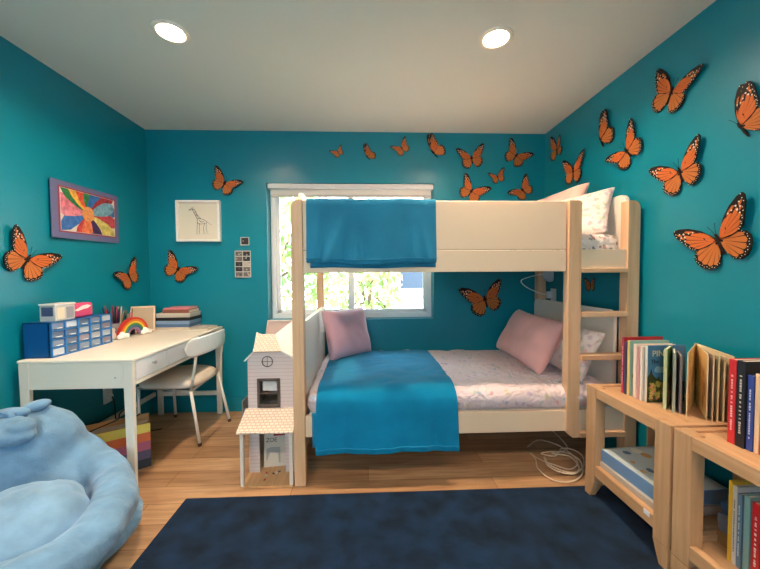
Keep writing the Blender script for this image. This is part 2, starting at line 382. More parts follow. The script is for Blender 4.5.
# ------------------------------------------------------------------ bunk bed
BY0, BY1 = 1.85, 2.895
bed = thing('bunk_bed', 'white and birch bunk bed with a built-in ladder in front of the window', 'bunk bed', (.57, 2.38, 0))
def post(name, x0, x1, ya, yb, z0, z1, rl=0, rr=0, cut=0, m=BIRCH, parent=bed):
    pts = [(x0, z0 + cut), (x0 + cut, z0), (x1, z0)] if cut else [(x0, z0), (x1, z0)]
    def arc(cx, cz, r, a0, a1): return [(cx + r * math.cos(R_(a0 + (a1 - a0) * k / 6)), cz + r * math.sin(R_(a0 + (a1 - a0) * k / 6))) for k in range(7)]
    pts += arc(x1 - rr, z1 - rr, rr, 0, 90) if rr else [(x1, z1)]
    pts += arc(x0 + rl, z1 - rl, rl, 90, 180) if rl else [(x0, z1)]
    b = BM(); prism(b, pts, 'y', ya, yb)
    o = obj(name, b, m, parent); bv = mod(o, 'BEVEL', width=.002, segments=1, limit_method='ANGLE'); return o
post('corner_post', -.417, -.354, BY0, 1.91, 0, 1.613, rl=.04)
post('corner_post', 1.502, 1.574, BY0, 1.91, 0, 1.613, rr=.04)
post('corner_post', -.427, -.370, 2.84, BY1, 0, 1.613, rl=.03)
post('corner_post', 1.497, 1.570, 2.84, BY1, 0, 1.613, rr=.03)
post('ladder_upright', 1.153, 1.227, 1.846, 1.90, .241, 1.613, rr=.02, cut=.035)
# end panels: rounded boards between the posts
def end_panel(name, x0, x1, ya, yb, z0, z1, r=.05):
    pts = [(ya, z0), (yb, z0)]
    pts += [(yb - r + r * math.cos(R_(a)), z1 - r + r * math.sin(R_(a))) for a in range(0, 91, 15)]
    pts += [(ya + r + r * math.cos(R_(a)), z1 - r + r * math.sin(R_(a))) for a in range(90, 181, 15)]
    b = BM(); prism(b, pts, 'x', x0, x1); o = obj(name, b, WHITE, bed); mod(o, 'BEVEL', width=.003, segments=2, limit_method='ANGLE'); return o
end_panel('end_panel', -.386, -.360, 1.912, 2.838, .28, .925)
end_panel('end_panel', 1.474, 1.495, 1.912, 2.858, .322, .975)
end_panel('end_panel', -.386, -.364, 1.912, 2.838, 1.215, 1.672)
end_panel('end_panel', 1.535, 1.560, 1.912, 2.838, 1.215, 1.668)
bx('guard_panel', (-.354, 1.862, 1.334), (1.146, 1.884, 1.611), CREAM, bed, .004)
bx('upper_side_rail', (-.354, 1.860, 1.209), (1.146, 1.886, 1.331), CREAM, bed, .004)
bx('upper_side_rail', (1.229, 1.860, 1.226), (1.502, 1.886, 1.335), CREAM, bed, .003)
bx('lower_side_rail', (-.354, 1.860, .276), (1.502, 1.886, .399), CREAM, bed, .004)
bx('back_rail', (-.37, 2.862, 1.212), (1.497, 2.886, 1.58), CREAM, bed, .004)
bx('back_rail', (-.37, 2.862, .276), (1.497, 2.886, .44), CREAM, bed, .004)
for z0, z1 in ((1.200, 1.226), (.945, .974), (.695, .727), (.243, .274)):
    bx('ladder_rung', (1.229, 1.838, z0), (1.502, 1.90, z1), BIRCHX, bed, .004)
bx('mattress_base', (-.354, 1.888, 1.215), (1.497, 2.86, 1.24), CREAM, bed, .002)
bx('mattress_base', (-.354, 1.888, .29), (1.497, 2.86, .32), CREAM, bed, .002)

FLORAL = floral_mat('floral_bedding', (236, 216, 220), [(214, 192, 212), (230, 184, 190), (192, 196, 214), (220, 206, 184), (204, 206, 196)], 26, .36, .38)
FLORAL2 = floral_mat('floral_pillowcase', (244, 228, 222), [(222, 196, 200), (236, 196, 186), (206, 200, 208), (214, 212, 194), (238, 206, 198)], 30, .42, .7)
FLORALU = floral_mat('floral_sheet', (244, 228, 220), [(150, 140, 150), (206, 150, 140), (170, 160, 150)], 34, .42, .75)
def mattress(name, lo, hi, m, label, amp=.006):
    b = BM(); box(b, lo, hi, .055, 4)
    bmesh.ops.subdivide_edges(b, edges=[e for e in b.edges if e.calc_length() > .2], cuts=36, use_grid_fill=True)
    b.normal_update()
    for v in b.verts:
        n = noise.noise(v.co * 7) * amp + noise.noise(Vector((v.co.x * 9, v.co.y * 26, v.co.z * 20))) * amp * .9
        if v.co.z < lo[2] + .02: n *= 0
        v.co += v.normal * n
    o = obj(name, b, m, smooth=True); return tag(o, label, 'mattress')
mattress('mattress', (-.352, 1.856, .400), (1.472, 2.855, .535), FLORAL, 'floral-sheeted mattress on the lower bunk', .017)
bx('mattress_core', (-.34, 1.89, .321), (1.47, 2.85, .40), mat('mattress_ticking', (230, 224, 216), .9), bpy.data.objects['mattress'], .01)
mattress('mattress', (-.352, 1.89, 1.241), (1.50, 2.855, 1.43), FLORALU, 'floral-sheeted mattress on the upper bunk', .004)

# ------------------------------------------------------------------ pillows
def pillow(name, M_, w, h, t, m, label, seed, dent=.0):
    b = BM(); N = 18
    rnd = random.Random(seed); off = Vector((rnd.random() * 9, rnd.random() * 9, 0))
    grid = {}
    for sd in (1, -1):
        for i in range(N + 1):
            for j in range(N + 1):
                u, v = 2 * i / N - 1, 2 * j / N - 1; edge = i in (0, N) or j in (0, N)
                if edge and sd < 0: grid[sd, i, j] = grid[1, i, j]; continue
                k = max(0, (1 - u ** 4) * (1 - v ** 4)) ** .55
                x = w / 2 * u * (1 - .07 * (1 - v * v)); y = h / 2 * v * (1 - .07 * (1 - u * u))
                z = sd * t / 2 * k * (1 + .16 * noise.noise(Vector((u * 1.7, v * 1.7, sd * 3)) + off)) + sd * .007 * k * noise.noise(Vector((u * 4, v * 4, sd)) + off)
                grid[sd, i, j] = b.verts.new((x, y, z))
    for sd in (1, -1):
        for i in range(N):
            for j in range(N):
                q = [grid[sd, i, j], grid[sd, i + 1, j], grid[sd, i + 1, j + 1], grid[sd, i, j + 1]]
                b.faces.new(q if sd > 0 else q[::-1]).smooth = True
    o = obj(name, b, m); o.matrix_world = M_; mod(o, 'SUBSURF', levels=1, render_levels=1)
    return tag(o, label, 'pillow')
def frame(bl_, br, tl):
    """pillow frame from its bottom-left, bottom-right and top-left corners as seen from its front"""
    bl_, br, tl = Vector(bl_), Vector(br), Vector(tl); x = br - bl_; y = tl - bl_; w, h = x.length, y.length
    x.normalize(); z = x.cross(y).normalized(); y = z.cross(x)
    Mx = Matrix((x, y, z)).transposed().to_4x4(); Mx.translation = (br + tl) / 2
    return Mx, w * 1.06, h * 1.06
PINKL = mat('dusty_pink_velvet', (208, 166, 180), .8, .2, sheen=.5, var=.06, vscale=6)
PINK = mat('pink_cotton', (238, 178, 174), .9, .15, sheen=.3, var=.08, vscale=7)
PINKU = mat('peach_pink_cotton', (246, 196, 182), .9, .15, sheen=.2)
Mx, w, h = frame((-.268, 2.43, .555), (.03, 2.725, .555), (-.338, 2.505, .92)); pillow('cushion', Mx, w, h, .15, PINKL, 'square dusty pink cushion at the end of the lower bunk under the window', 3)
Mx, w, h = frame((1.12, 2.80, .555), (1.11, 2.08, .54), (1.31, 2.80, .885)); pillow('pillow', Mx, w, h, .17, PINK, 'plain pink pillow in front on the lower bunk', 5)
Mx, w, h = frame((1.30, 2.64, .56), (1.27, 1.90, .55), (1.435, 2.64, .85)); pillow('pillow', Mx, w, h, .15, FLORAL2, 'floral pillow behind the pink one on the lower bunk', 6)
Mx, w, h = frame((1.29, 2.84, 1.47), (1.33, 2.17, 1.47), (1.45, 2.84, 1.80)); pillow('pillow', Mx, w, h, .14, PINKU, 'peach pink pillow propped up on the upper bunk', 8)
Mx, w, h = frame((1.20, 2.36, 1.41), (1.43, 1.94, 1.445), (1.315, 2.42, 1.695)); pillow('pillow', Mx, w, h, .11, FLORAL2, 'pale floral pillow seen through the ladder gap of the upper bunk', 9)

# ------------------------------------------------------------------ blankets
def lower_blanket():
    b = BM()
    prof = [(2.74, .560), (2.5, .562), (2.2, .562), (1.98, .560), (1.91, .552), (1.856, .528), (1.834, .49), (1.828, .43), (1.828, .34), (1.826, .26), (1.824, .195)]
    L = [0]
    for a, c2 in zip(prof, prof[1:]): L.append(L[-1] + math.dist(a, c2))
    def at(t):
        d = t * L[-1]
        for i in range(len(L) - 1):
            if d <= L[i + 1] + 1e-9:
                f = (d - L[i]) / (L[i + 1] - L[i]); return [prof[i][k] + f * (prof[i + 1][k] - prof[i][k]) for k in (0, 1)]
    def fn(u, v):
        y, z = at(v); x = -.285 + u * .79
        if v > .6: x += (u - .5) * .02 * (v - .6) / .4
        hang = max(0, (v - .68) / .32)
        y -= hang * (.006 * (1 + math.sin(u * 19 + 1.3 * math.sin(u * 9))) + .003 * (1 + math.sin(u * 51)))
        z += (1 - hang) * .014 * abs(noise.noise(Vector((u * 5 + v * 4, v * 9, 3)))) + .004 * math.sin(u * 17 + v * 10) * (1 - hang) * .5
        z += hang * (.003 * math.sin(u * 11) + .006 * (u - .5))
        return Vector((x, y, z))
    sheet(b, fn, 60, 70)
    o = obj('throw_blanket', b, BLUEB); mod(o, 'SOLIDIFY', thickness=.009, offset=-1); mod(o, 'SUBSURF', levels=1, render_levels=1)
    tag(o, 'bright blue fleece blanket draped over the front of the lower bunk', 'blanket')
    b = BM()   # the doubled-over layer that shows below the left edge
    def fn2(u, v): return Vector((-.312 + u * .30, 1.848 - .006 * math.sin(u * 30), .42 - v * .195 + .004 * math.sin(u * 14)))
    sheet(b, fn2, 20, 10); q = obj('under_fold', b, BLUEB, o); mod(q, 'SOLIDIFY', thickness=.006, offset=0)
    b = BM(); tube(b, [fn(k / 40, .975) + Vector((0, -.003, 0)) for k in range(41)], .0035, 6); obj('hem', b, BLUEB, o)
lower_blanket()
def upper_blanket():
    b = BM()
    prof = [(1.915, 1.34), (1.912, 1.5), (1.905, 1.60), (1.895, 1.618), (1.873, 1.624), (1.852, 1.616), (1.845, 1.59), (1.842, 1.45), (1.836, 1.35), (1.832, 1.258)]
    L = [0]
    for a, c2 in zip(prof, prof[1:]): L.append(L[-1] + math.dist(a, c2))
    def at(t):
        d = t * L[-1]
        for i in range(len(L) - 1):
            if d <= L[i + 1] + 1e-9:
                f = (d - L[i]) / (L[i + 1] - L[i]); return [prof[i][k] + f * (prof[i + 1][k] - prof[i][k]) for k in (0, 1)]
    def fn(u, v):
        y, z = at(v); x = -.332 + u * .722
        h = max(0, (v - .55) / .45)
        w1 = math.exp(-((u - .27 + .16 * (h - .3)) / .04) ** 2) + math.exp(-((u - .62 + .05 * h) / .05) ** 2) + .8 * math.exp(-((u - .86 - .08 * h) / .035) ** 2) + .8 * math.exp(-((u - .1 + .03 * h) / .025) ** 2)
        y -= h * .016 * w1 + h * .004 * (1 + math.sin(u * 40)) + .004 * h * noise.noise(Vector((u * 6, v * 6, 1)))
        z += h * .005 * math.sin(u * 8 + 1) + .004 * noise.noise(Vector((u * 6, 0, 5)))
        return Vector((x, y, z))
    sheet(b, fn, 70, 50)
    o = obj('throw_blanket', b, BLUED); mod(o, 'SOLIDIFY', thickness=.008, offset=-1); mod(o, 'SUBSURF', levels=1, render_levels=1)
    tag(o, 'dusty blue fleece blanket hung over the guard rail of the upper bunk', 'blanket')
    b = BM()
    def fn2(u, v): return Vector((-.312 + u * .70, 1.852 - .003 * math.sin(u * 26), 1.40 - v * .165 + .003 * math.sin(u * 9)))
    sheet(b, fn2, 40, 10); q = obj('under_fold', b, BLUED, o); mod(q, 'SOLIDIFY', thickness=.006, offset=0)
    b = BM(); tube(b, [fn(k / 40, .965) + Vector((0, -.002, 0)) for k in range(41)], .003, 6); obj('hem', b, BLUED, o)
upper_blanket()

# ------------------------------------------------------------------ reading lamp and socket in the bunk, cable coil under it
sk = thing('wall_socket', 'white wall socket with a plug above the lower bunk headboard', 'socket', (XR, 2.77, 1.0))
bx('plate', (XR - .008, 2.72, .95), (XR - .0005, 2.80, 1.065), VINYL, sk, .003)
bx('plug', (XR - .05, 2.765, .98), (XR - .008, 2.80, 1.04), VINYL, sk, .006)
rl = thing('reading_lamp', 'small white round clip reading lamp on the back corner of the lower bunk', 'lamp', (1.585, 2.83, 1.18))
Mr = Matrix.Translation((1.45, 2.78, 1.175)) @ Euler((R_(80), 0, R_(-20))).to_matrix().to_4x4()
b = BM(); lathe(b, [(.046, 0), (.056, .006), (.058, .03), (.05, .046), (.02, .052)], M=Matrix.Translation((1.575, 2.815, 1.18)) @ Euler((R_(90), 0, R_(0))).to_matrix().to_4x4()); obj('lamp_head', b, mat('lamp_white', (214, 222, 234), .5), rl)
bx('clip', (1.555, 2.815, 1.155), (1.59, 2.84, 1.20), VINYL, rl, .005)
b = BM()
pts = [Vector(p) for p in ((1.55, 2.80, 1.187), (1.48, 2.76, 1.185), (1.38, 2.71, 1.172), (1.27, 2.66, 1.145), (1.265, 2.65, 1.115), (1.33, 2.68, 1.075), (1.44, 2.73, 1.035), (1.545, 2.775, 1.01))]
def smoothpts(P, n=8, closed=False):
    out = []; N = len(P)
    for i in range(N if closed else N - 1):
        p0 = P[(i - 1) % N] if closed or i > 0 else P[0]; p1 = P[i]; p2 = P[(i + 1) % N]; p3 = P[(i + 2) % N] if closed or i + 2 < N else P[-1]
        for k in range(n):
            t = k / n; out.append(.5 * (2 * p1 + (p2 - p0) * t + (2 * p0 - 5 * p1 + 4 * p2 - p3) * t * t + (3 * p1 - p0 - 3 * p2 + p3) * t ** 3))
    if not closed: out.append(P[-1])
    return out
tube(b, smoothpts(pts), .0038, 8); obj('cord', b, VINYL, rl)
def coil():
    b = BM(); P = [Vector(p) for p in [(1.097, 2.195, 0.006), (1.211, 2.275, 0.008), (1.293, 2.238, 0.006), (1.327, 2.162, 0.008), (1.342, 2.064, 0.006), (1.306, 1.977, 0.008), (1.224, 1.927, 0.006), (1.154, 1.976, 0.008), (1.098, 2.04, 0.006), (1.074, 2.106, 0.008), (1.066, 2.029, 0.014), (1.029, 1.929, 0.016), (1.05, 1.827, 0.014), (1.121, 1.792, 0.016), (1.217, 1.827, 0.014), (1.289, 1.9, 0.016), (1.341, 2.015, 0.014), (1.305, 2.091, 0.016), (1.223, 2.115, 0.014), (1.135, 2.09, 0.016), (1.205, 2.046, 0.022), (1.295, 2.128, 0.024), (1.363, 2.115, 0.022), (1.376, 2.038, 0.024), (1.318, 1.935, 0.022), (1.225, 1.868, 0.024), (1.16, 1.887, 0.022), (1.111, 1.954, 0.024), (1.125, 2.014, 0.022), (1.118, 2.02, 0.03), (1.091, 1.935, 0.032), (1.121, 1.869, 0.03), (1.199, 1.842, 0.032), (1.271, 1.91, 0.03), (1.282, 2.021, 0.032), (1.196, 2.068, 0.03)]]
    P.append(Vector((1.35, 2.15, .02))); P.append(Vector((1.40, 2.5, .008)))
    tube(b, smoothpts(P, 6), .004, 7)
    return tag(obj('coiled_cable', b, mat('cable_cream', (230, 212, 190), .5)), 'loose coil of pale cable on the floor beneath the bunk', 'cable')
coil()

# ------------------------------------------------------------------ dollhouse
PINKW = stripes_mat('dollhouse_siding', (222, 206, 204), (192, 174, 172), 'z', .022, .1)
DHW = mat('dollhouse_white', (232, 222, 212), .6)
DHROOF = stripes_mat('dollhouse_white_roof', (236, 232, 226), (204, 200, 194), 'y', .03, .08)
def shingle_mat():
    m = bpy.data.materials.new('dollhouse_shingles'); m.use_nodes = True; nt = m.node_tree; b = nt.nodes['Principled BSDF']; b.inputs['Roughness'].default_value = .7
    tc = nt.nodes.new('ShaderNodeTexCoord'); br = nt.nodes.new('ShaderNodeTexBrick'); br.inputs['Scale'].default_value = 1
    br.inputs['Brick Width'].default_value = .026; br.inputs['Row Height'].default_value = .017; br.inputs['Mortar Size'].default_value = .003; br.inputs['Mortar Smooth'].default_value = .2
    br.inputs['Color1'].default_value = lin((238, 222, 206)); br.inputs['Color2'].default_value = lin((230, 212, 196)); br.inputs['Mortar'].default_value = lin((204, 178, 162))
    nt.links.new(tc.outputs['Object'], br.inputs['Vector']); nt.links.new(br.outputs['Color'], b.inputs['Base Color']); return m
SHING = shingle_mat()
dh = thing('dollhouse', 'white clapboard dollhouse with a shingled porch beside the left bed post', 'dollhouse', (-.57, 2.1, 0))
X0, X1, YP, YFc, YE = -.716, -.424, 1.845, 1.978, 2.36
bx('base_board', (X0, YP, 0), (X1, YE, .012), wood('dollhouse_floor', (196, 150, 104), (220, 178, 132), 'y', scale=2), dh, .001)
b = BM()   # front wall built in pieces round its door and window
wl, wr, wz0, wz1 = -.653, -.525, .41, .578; dl, dr, dz = -.650, -.497, .262
fy0, fy1 = YFc, YFc + .008
for lo, hi in (((X0 + .004, fy0, .012), (dl, fy1, dz)), ((dr, fy0, .012), (X1, fy1, dz)), ((X0 + .004, fy0, dz), (X1, fy1, wz0)), ((X0 + .004, fy0, wz0), (wl, fy1, wz1)), ((wr, fy0, wz0), (X1, fy1, wz1)), ((X0 + .004, fy0, wz1), (X1, fy1, .69))): box(b, lo, hi)
prism(b, [(X0 + .004, .69), (X1, .69), (-.514, .742), (-.674, .742)], 'y', fy0, fy1)
obj('front_wall', b, PINKW, dh)
bx('side_wall', (X0 + .004, fy1, .012), (X0 + .012, YE, .69), PINKW, dh, 0)
bx('side_wall', (X1 - .008, fy1, .012), (X1, YE, .69), PINKW, dh, 0)
bx('storey_floor', (X0 + .012, fy1, .345), (X1 - .008, YE, .353), DHW, dh, 0)
bx('storey_floor', (X0 + .012, fy1, .655), (X1 - .008, YE, .663), DHW, dh, 0)
bx('back_wall', (X0 + .012, YE - .006, .353), (X1 - .008, YE, .655), PINKW, dh, 0)
DARK = mat('window_brown', (96, 82, 76), .6)
b = BM(); fr = .012
for lo, hi in (((wl - .004, fy0 - .006, wz0 - .004), (wl + fr, fy0, wz1 + .004)), ((wr - fr, fy0 - .006, wz0 - .004), (wr + .004, fy0, wz1 + .004)), ((wl, fy0 - .006, wz0 - .004), (wr, fy0, wz0 + fr)), ((wl, fy0 - .006, wz1 - fr), (wr, fy0, wz1 + .004)), ((wl, fy0 - .005, .488), (wr, fy0, .496))): box(b, lo, hi, .001, 1)
obj('front_window', b, DARK, dh)
bx('curtain', (-.632, fy1 + .012, .50), (-.548, fy1 + .016, .572), mat('doll_curtain', (226, 222, 220), .9), dh, .001)
b = BM(); tube(b, [(-.595 + .031 * math.cos(k * .3927), fy0 - .002, .683 + .031 * math.sin(k * .3927)) for k in range(16)], .0028, 6, closed=True)
tube(b, [(-.595, fy0 - .002, .655), (-.595, fy0 - .002, .711)], .0016, 6); tube(b, [(-.623, fy0 - .002, .683), (-.567, fy0 - .002, .683)], .0016, 6)
obj('round_window', b, DARK, dh)
# porch
b = BM(); A = Vector
prism(b, [(1.828, .318), (1.828, .326), (YFc, .402), (YFc, .392)], 'x', X0 - .012, X1 + .006); obj('porch_roof', b, SHING, dh)
bx('porch_post', (X0, YP, .012), (X0 + .02, YP + .02, .326), DHW, dh, .002)
bx('porch_post', (X1 - .02, YP, .012), (X1, YP + .02, .326), DHW, dh, .002)
# roofs
b = BM()
v = [b.verts.new(p) for p in ((-.676, fy0 - .008, .742), (-.512, fy0 - .008, .742), (-.585, 2.12, .818), (-.700, 2.12, .818))]; b.faces.new(v)
o = obj('front_roof', b, SHING, dh); mod(o, 'SOLIDIFY', thickness=.008, offset=0)
b = BM()
v = [b.verts.new(p) for p in ((-.512, fy0 - .008, .744), (X1 + .012, fy0 - .008, .688), (X1 + .012, YE, .70), (-.53, YE, .868), (-.585, 2.12, .82))]
b.faces.new((v[0], v[1], v[4])); b.faces.new((v[1], v[2], v[3], v[4]))
o = obj('side_roof', b, DHROOF, dh); mod(o, 'SOLIDIFY', thickness=.008, offset=0)
b = BM()
v = [b.verts.new(p) for p in ((-.674, fy0 - .008, .744), (X0 - .012, fy0 - .008, .688), (X0 - .012, 2.12, .69), (-.700, 2.12, .80))]; b.faces.new(v)
o = obj('side_roof', b, DHROOF, dh); mod(o, 'SOLIDIFY', thickness=.008, offset=0)
b = BM()
prism(b, [(X0 - .006, .69), (-.60, .69), (-.60, .80), (-.695, .828)], 'y', 2.12, 2.127)
obj('gable_wall', b, mat('dollhouse_pink', (226, 196, 184), .7), dh); b = BM()
prism(b, [(X0 - .006, .69), (X1, .69), (-.53, .868), (-.694, .872)], 'y', YE - .008, YE)
obj('gable_wall', b, mat('dollhouse_pink', (226, 196, 184), .7), dh)
b = BM()
tube(b, [(X0 - .008, 2.118, .69), (-.697, 2.118, .832)], .006, 6); obj('gable_trim', b, DHW, dh); b = BM(); tube(b, [(X0 - .008, YE - .01, .69), (-.697, YE - .01, .875), (-.53, YE - .01, .872)], .006, 6)
obj('gable_trim', b, DHW, dh)
bx('side_wing', (X0 - .05, 2.02, .30), (X0 - .044, 2.3, .43), mat('doll_grey', (150, 150, 150), .5), dh, .001)
bx('side_wing', (X0 - .05, 2.02, .30), (X0 + .004, 2.3, .306), mat('doll_grey', (150, 150, 150), .5), dh, .001)
pc = thing('picture_card', 'white printed card propped inside the dollhouse doorway', 'card', (-.58, 2.1, .013))
Mc = Matrix.Translation((-.577, 2.035, .013)) @ Euler((R_(-12), 0, R_(8))).to_matrix().to_4x4()
b = BM(); box(b, (-.066, -.002, 0), (.066, .002, .205), .0005, 1, M=Mc); obj('card', b, mat('card_white', (214, 206, 192), .8), pc)
text('printed_letters', 'ZOE', .034, Mc @ Matrix.Translation((-.022, -.003, .155)) @ Euler((R_(90), 0, 0)).to_matrix().to_4x4(), mat('ink', (70, 60, 60), .8), pc)
b = BM()
prism(b, [(-.052, .105), (-.02, .115), (.03, .110), (.034, .02), (.024, .02), (.018, .078), (-.03, .085), (-.045, .04), (-.052, .04)], 'y', -.0032, -.0022, M=Mc); obj('printed_shape', b, mat('card_grey', (176, 172, 170), .8), pc)
b = BM(); prism(b, [(-.01, .178), (.066, .178), (.066, .2), (-.01, .2)], 'y', -.0032, -.0022, M=Mc); obj('printed_band', b, mat('card_red', (150, 50, 56), .8), pc)
b = BM()
for k in range(7):
    rnd = random.Random(k); x, y = -.59 + rnd.uniform(-.03, .06), 2.0 + rnd.uniform(-.05, .04) - .06
    box(b, (-.008, -.004, 0), (.008, .004, .006), .002, 1, k % 3, M=Matrix.Translation((x, y, .0125)) @ Euler((0, 0, rnd.uniform(0, 3))).to_matrix().to_4x4())
tag(obj('toy_scraps', b, [mat('scrap_white', (230, 224, 220), .6), mat('scrap_red', (190, 60, 60), .6), mat('scrap_dark', (60, 56, 70), .6)]), 'tiny scattered toy scraps on the dollhouse porch floor', 'toy bits', kind='stuff')

# ------------------------------------------------------------------ desk
DZ = .755
dk = thing('desk', 'white two-drawer desk along the left wall', 'desk', (-1.55, 2.34, 0))
DX0, DX1, DY0, DY1 = -1.842, -1.248, 1.795, 2.90
bx('desktop', (DX0, DY0, DZ - .018), (DX1, DY1, DZ), DESK, dk, .006, 3)
def leg(x, y, sx, sy):
    b = BM(); t = .052; t2 = .040; e, e2 = .024, .022
    A = [(x, y), (x + sx * t, y), (x + sx * t, y + sy * e), (x, y + sy * e)]
    Bq = [(x, y), (x + sx * t2, y), (x + sx * t2, y + sy * e2), (x, y + sy * e2)]
    Bq = [(p[0] + sx * .006, p[1] + sy * .006) for p in Bq]
    va = [b.verts.new((*p, DZ - .019)) for p in A]; vb = [b.verts.new((*p, 0)) for p in Bq]
    b.faces.new(va); b.faces.new(vb)
    for i in range(4): b.faces.new((va[i], va[(i + 1) % 4], vb[(i + 1) % 4], vb[i]))
    o = obj('leg', b, DESK, dk); mod(o, 'BEVEL', width=.004, segments=2)
leg(DX0 + .004, DY0 + .004, 1, 1); leg(DX1 - .004, DY0 + .004, -1, 1); leg(DX1 - .004, DY1 - .004, -1, -1); leg(DX0 + .04, DY1 - .004, 1, -1)
bx('end_apron', (DX0 + .05, DY0 + .008, .597), (DX1 - .052, DY0 + .024, DZ - .019), DESK, dk, .002)
b = BM(); lathe(b, [(.001, -.0005), (.005, -.0005), (.005, .002), (.001, .002)], M=Matrix.Translation((-1.345, DY0 + .008, .655)) @ Euler((R_(90), 0, 0)).to_matrix().to_4x4(), n=12); obj('screw_cap', b, CHROME, dk)
bx('end_apron', (DX0 + .09, DY1 - .03, .597), (DX1 - .052, DY1 - .012, DZ - .019), DESK, dk, .002)
bx('back_apron', (DX0 + .012, DY0 + .054, .62), (DX0 + .03, DY1 - .06, DZ - .019), DESK, dk, .002)
bx('drawer_case', (DX0 + .04, DY0 + .028, .608), (DX1 - .022, DY1 - .028, DZ - .020), DESK, dk, .002)
ym = 2.105
bx('front_lip', (DX1 - .022, DY0 + .028, .608), (DX1 - .005, DY1 - .028, .629), DESK, dk, .002)
DRW = mat('drawer_front', (232, 232, 234), .4)
for a, c2, ky in ((DY0 + .030, ym - .002, 1.965), (ym + .002, DY1 - .030, 2.30)):
    d = bx('drawer', (DX1 - .022, a, .632), (DX1 - .004, c2, DZ - .022), DRW, dk, .003)
    b = BM(); lathe(b, [(.004, 0), (.004, .01), (.009, .013), (.010, .019), (.007, .023), (.001, .024)], M=Matrix.Translation((DX1 - .004, ky, .693)) @ Euler((0, R_(90), 0)).to_matrix().to_4x4(), n=16); obj('knob', b, CHROME, d)
bx('stretcher', (DX0 + .085, DY1 - .034, .165), (DX1 - .044, DY1 - .012, .20), DESK, dk, .003)
bx('stretcher', (DX0 + .014, DY0 + .05, .165), (DX0 + .034, DY1 - .03, .20), DESK, dk, .003)

# ---- things on the desk
cb = thing('parts_cabinet', 'blue parts organiser with clear little drawers at the near end of the desk', 'organiser', (-1.775, 2.06, DZ))
CBX0, CBX1, CBY0, CBY1, CBZ = -1.850, -1.697, 1.842, 2.262, DZ + .192
CBLUE = mat('organiser_blue', (8, 84, 150), .4, .4); CBLUE2 = mat('organiser_edge', (50, 124, 196), .4, .4)
b = BM()
box(b, (CBX0, CBY0, DZ), (CBX1 - .012, CBY0 + .006, CBZ), .001, 1); box(b, (CBX0, CBY1 - .006, DZ), (CBX1 - .012, CBY1, CBZ), .001, 1)
box(b, (CBX0, CBY0, CBZ - .006), (CBX1 - .012, CBY1, CBZ), .001, 1); box(b, (CBX0, CBY0, DZ), (CBX1 - .012, CBY1, DZ + .006), .001, 1); box(b, (CBX0, CBY0, DZ), (CBX0 + .004, CBY1, CBZ), 0)
obj('case', b, CBLUE, cb)
b = BM(); ncol, nrow = 5, 4; cy = [CBY0 + (CBY1 - CBY0) * k / ncol for k in range(ncol + 1)]; cz = [DZ + .004 + (CBZ - DZ - .004) * k / nrow for k in range(nrow + 1)]
for k in range(ncol + 1): box(b, (CBX1 - .022, max(CBY0, cy[k] - .004), DZ), (CBX1, min(CBY1, cy[k] + .004), CBZ), .001, 1)
for k in range(nrow + 1): box(b, (CBX1 - .022, CBY0, max(DZ, cz[k] - .0035)), (CBX1 - .0006, CBY1, min(CBZ, cz[k] + .0035)), .001, 1)
obj('front_grid', b, CBLUE2, cb)
rnd = random.Random(5); CT = [(150, 168, 190), (186, 196, 208), (124, 140, 168), (160, 150, 164), (206, 216, 228), (104, 118, 146)]
for i in range(ncol):
    for j in range(nrow):
        k = rnd.randrange(6)
        d = bx('drawer', (CBX1 - .10, cy[i] + .006, cz[j] + .005), (CBX1 - .006, cy[i + 1] - .006, cz[j + 1] - .005), mat('clear_drawer_%d' % k, CT[k], .25, .6, coat=.4), cb, .003)
        bx('pull', (CBX1 - .006, (cy[i] + cy[i + 1]) / 2 - .016, cz[j] + .010), (CBX1 + .004, (cy[i] + cy[i + 1]) / 2 + .016, cz[j] + .015), mat('clear_pull', (226, 232, 240), .25, .6), d, .001)
pb = thing('photo_box', 'clear box of small pictures standing on the blue organiser', 'box', (-1.76, 1.99, CBZ))
px0, px1, py0, py1 = -1.80, -1.715, 1.885, 2.01
bx('box_body', (px0, py0, CBZ), (px1, py1, CBZ + .088), mat('clear_box', (206, 204, 200), .25, .6, coat=.5), pb, .004)
bx('box_lid', (px0 - .003, py0 - .003, CBZ + .088), (px1 + .003, py1 + .003, CBZ + .098), mat('clear_lid', (226, 228, 228), .3, .6), pb, .003)
bx('dark_print', (px0 + .012, py0 - .0015, CBZ + .03), (px1 - .012, py0, CBZ + .08), mat('print_navy', (70, 84, 120), .4), pb, 0)
bx('pale_print', (px1, py0 + .012, CBZ + .012), (px1 + .0015, py0 + .055, CBZ + .076), mat('print_cream', (230, 216, 190), .5), pb, 0)
bx('grey_print', (px1, py0 + .068, CBZ + .012), (px1 + .0015, py1 - .012, CBZ + .076), mat('print_grey', (150, 150, 160), .5), pb, 0)
pk = thing('pencil_tin', 'bright pink tin with a white ribbon motif standing on the blue organiser', 'tin', (-1.75, 2.15, CBZ))
PKM = mat('hot_pink', (232, 84, 132), .4, .4)
bx('tin_body', (-1.80, 2.012, CBZ), (-1.735, 2.165, CBZ + .086), PKM, pk, .014, 4)
b = BM(); prism(b, [(2.025, CBZ + .045), (2.080, CBZ + .07), (2.120, CBZ + .075), (2.145, CBZ + .066), (2.120, CBZ + .052), (2.095, CBZ + .05), (2.050, CBZ + .04)], 'x', -1.735, -1.7335); obj('ribbon_motif', b, mat('motif_white', (245, 236, 236), .6), pk)
fg = thing('small_figurine', 'small white figurine on the desk beside the blue organiser', 'figurine', (-1.76, 2.35, DZ))
b = BM(); lathe(b, [(.018, 0), (.022, .01), (.02, .035), (.010, .05), (.012, .06), (.014, .07), (.008, .08), (.001, .083)], (-1.755, 2.345, DZ)); obj('figure', b, WHITE, fg)
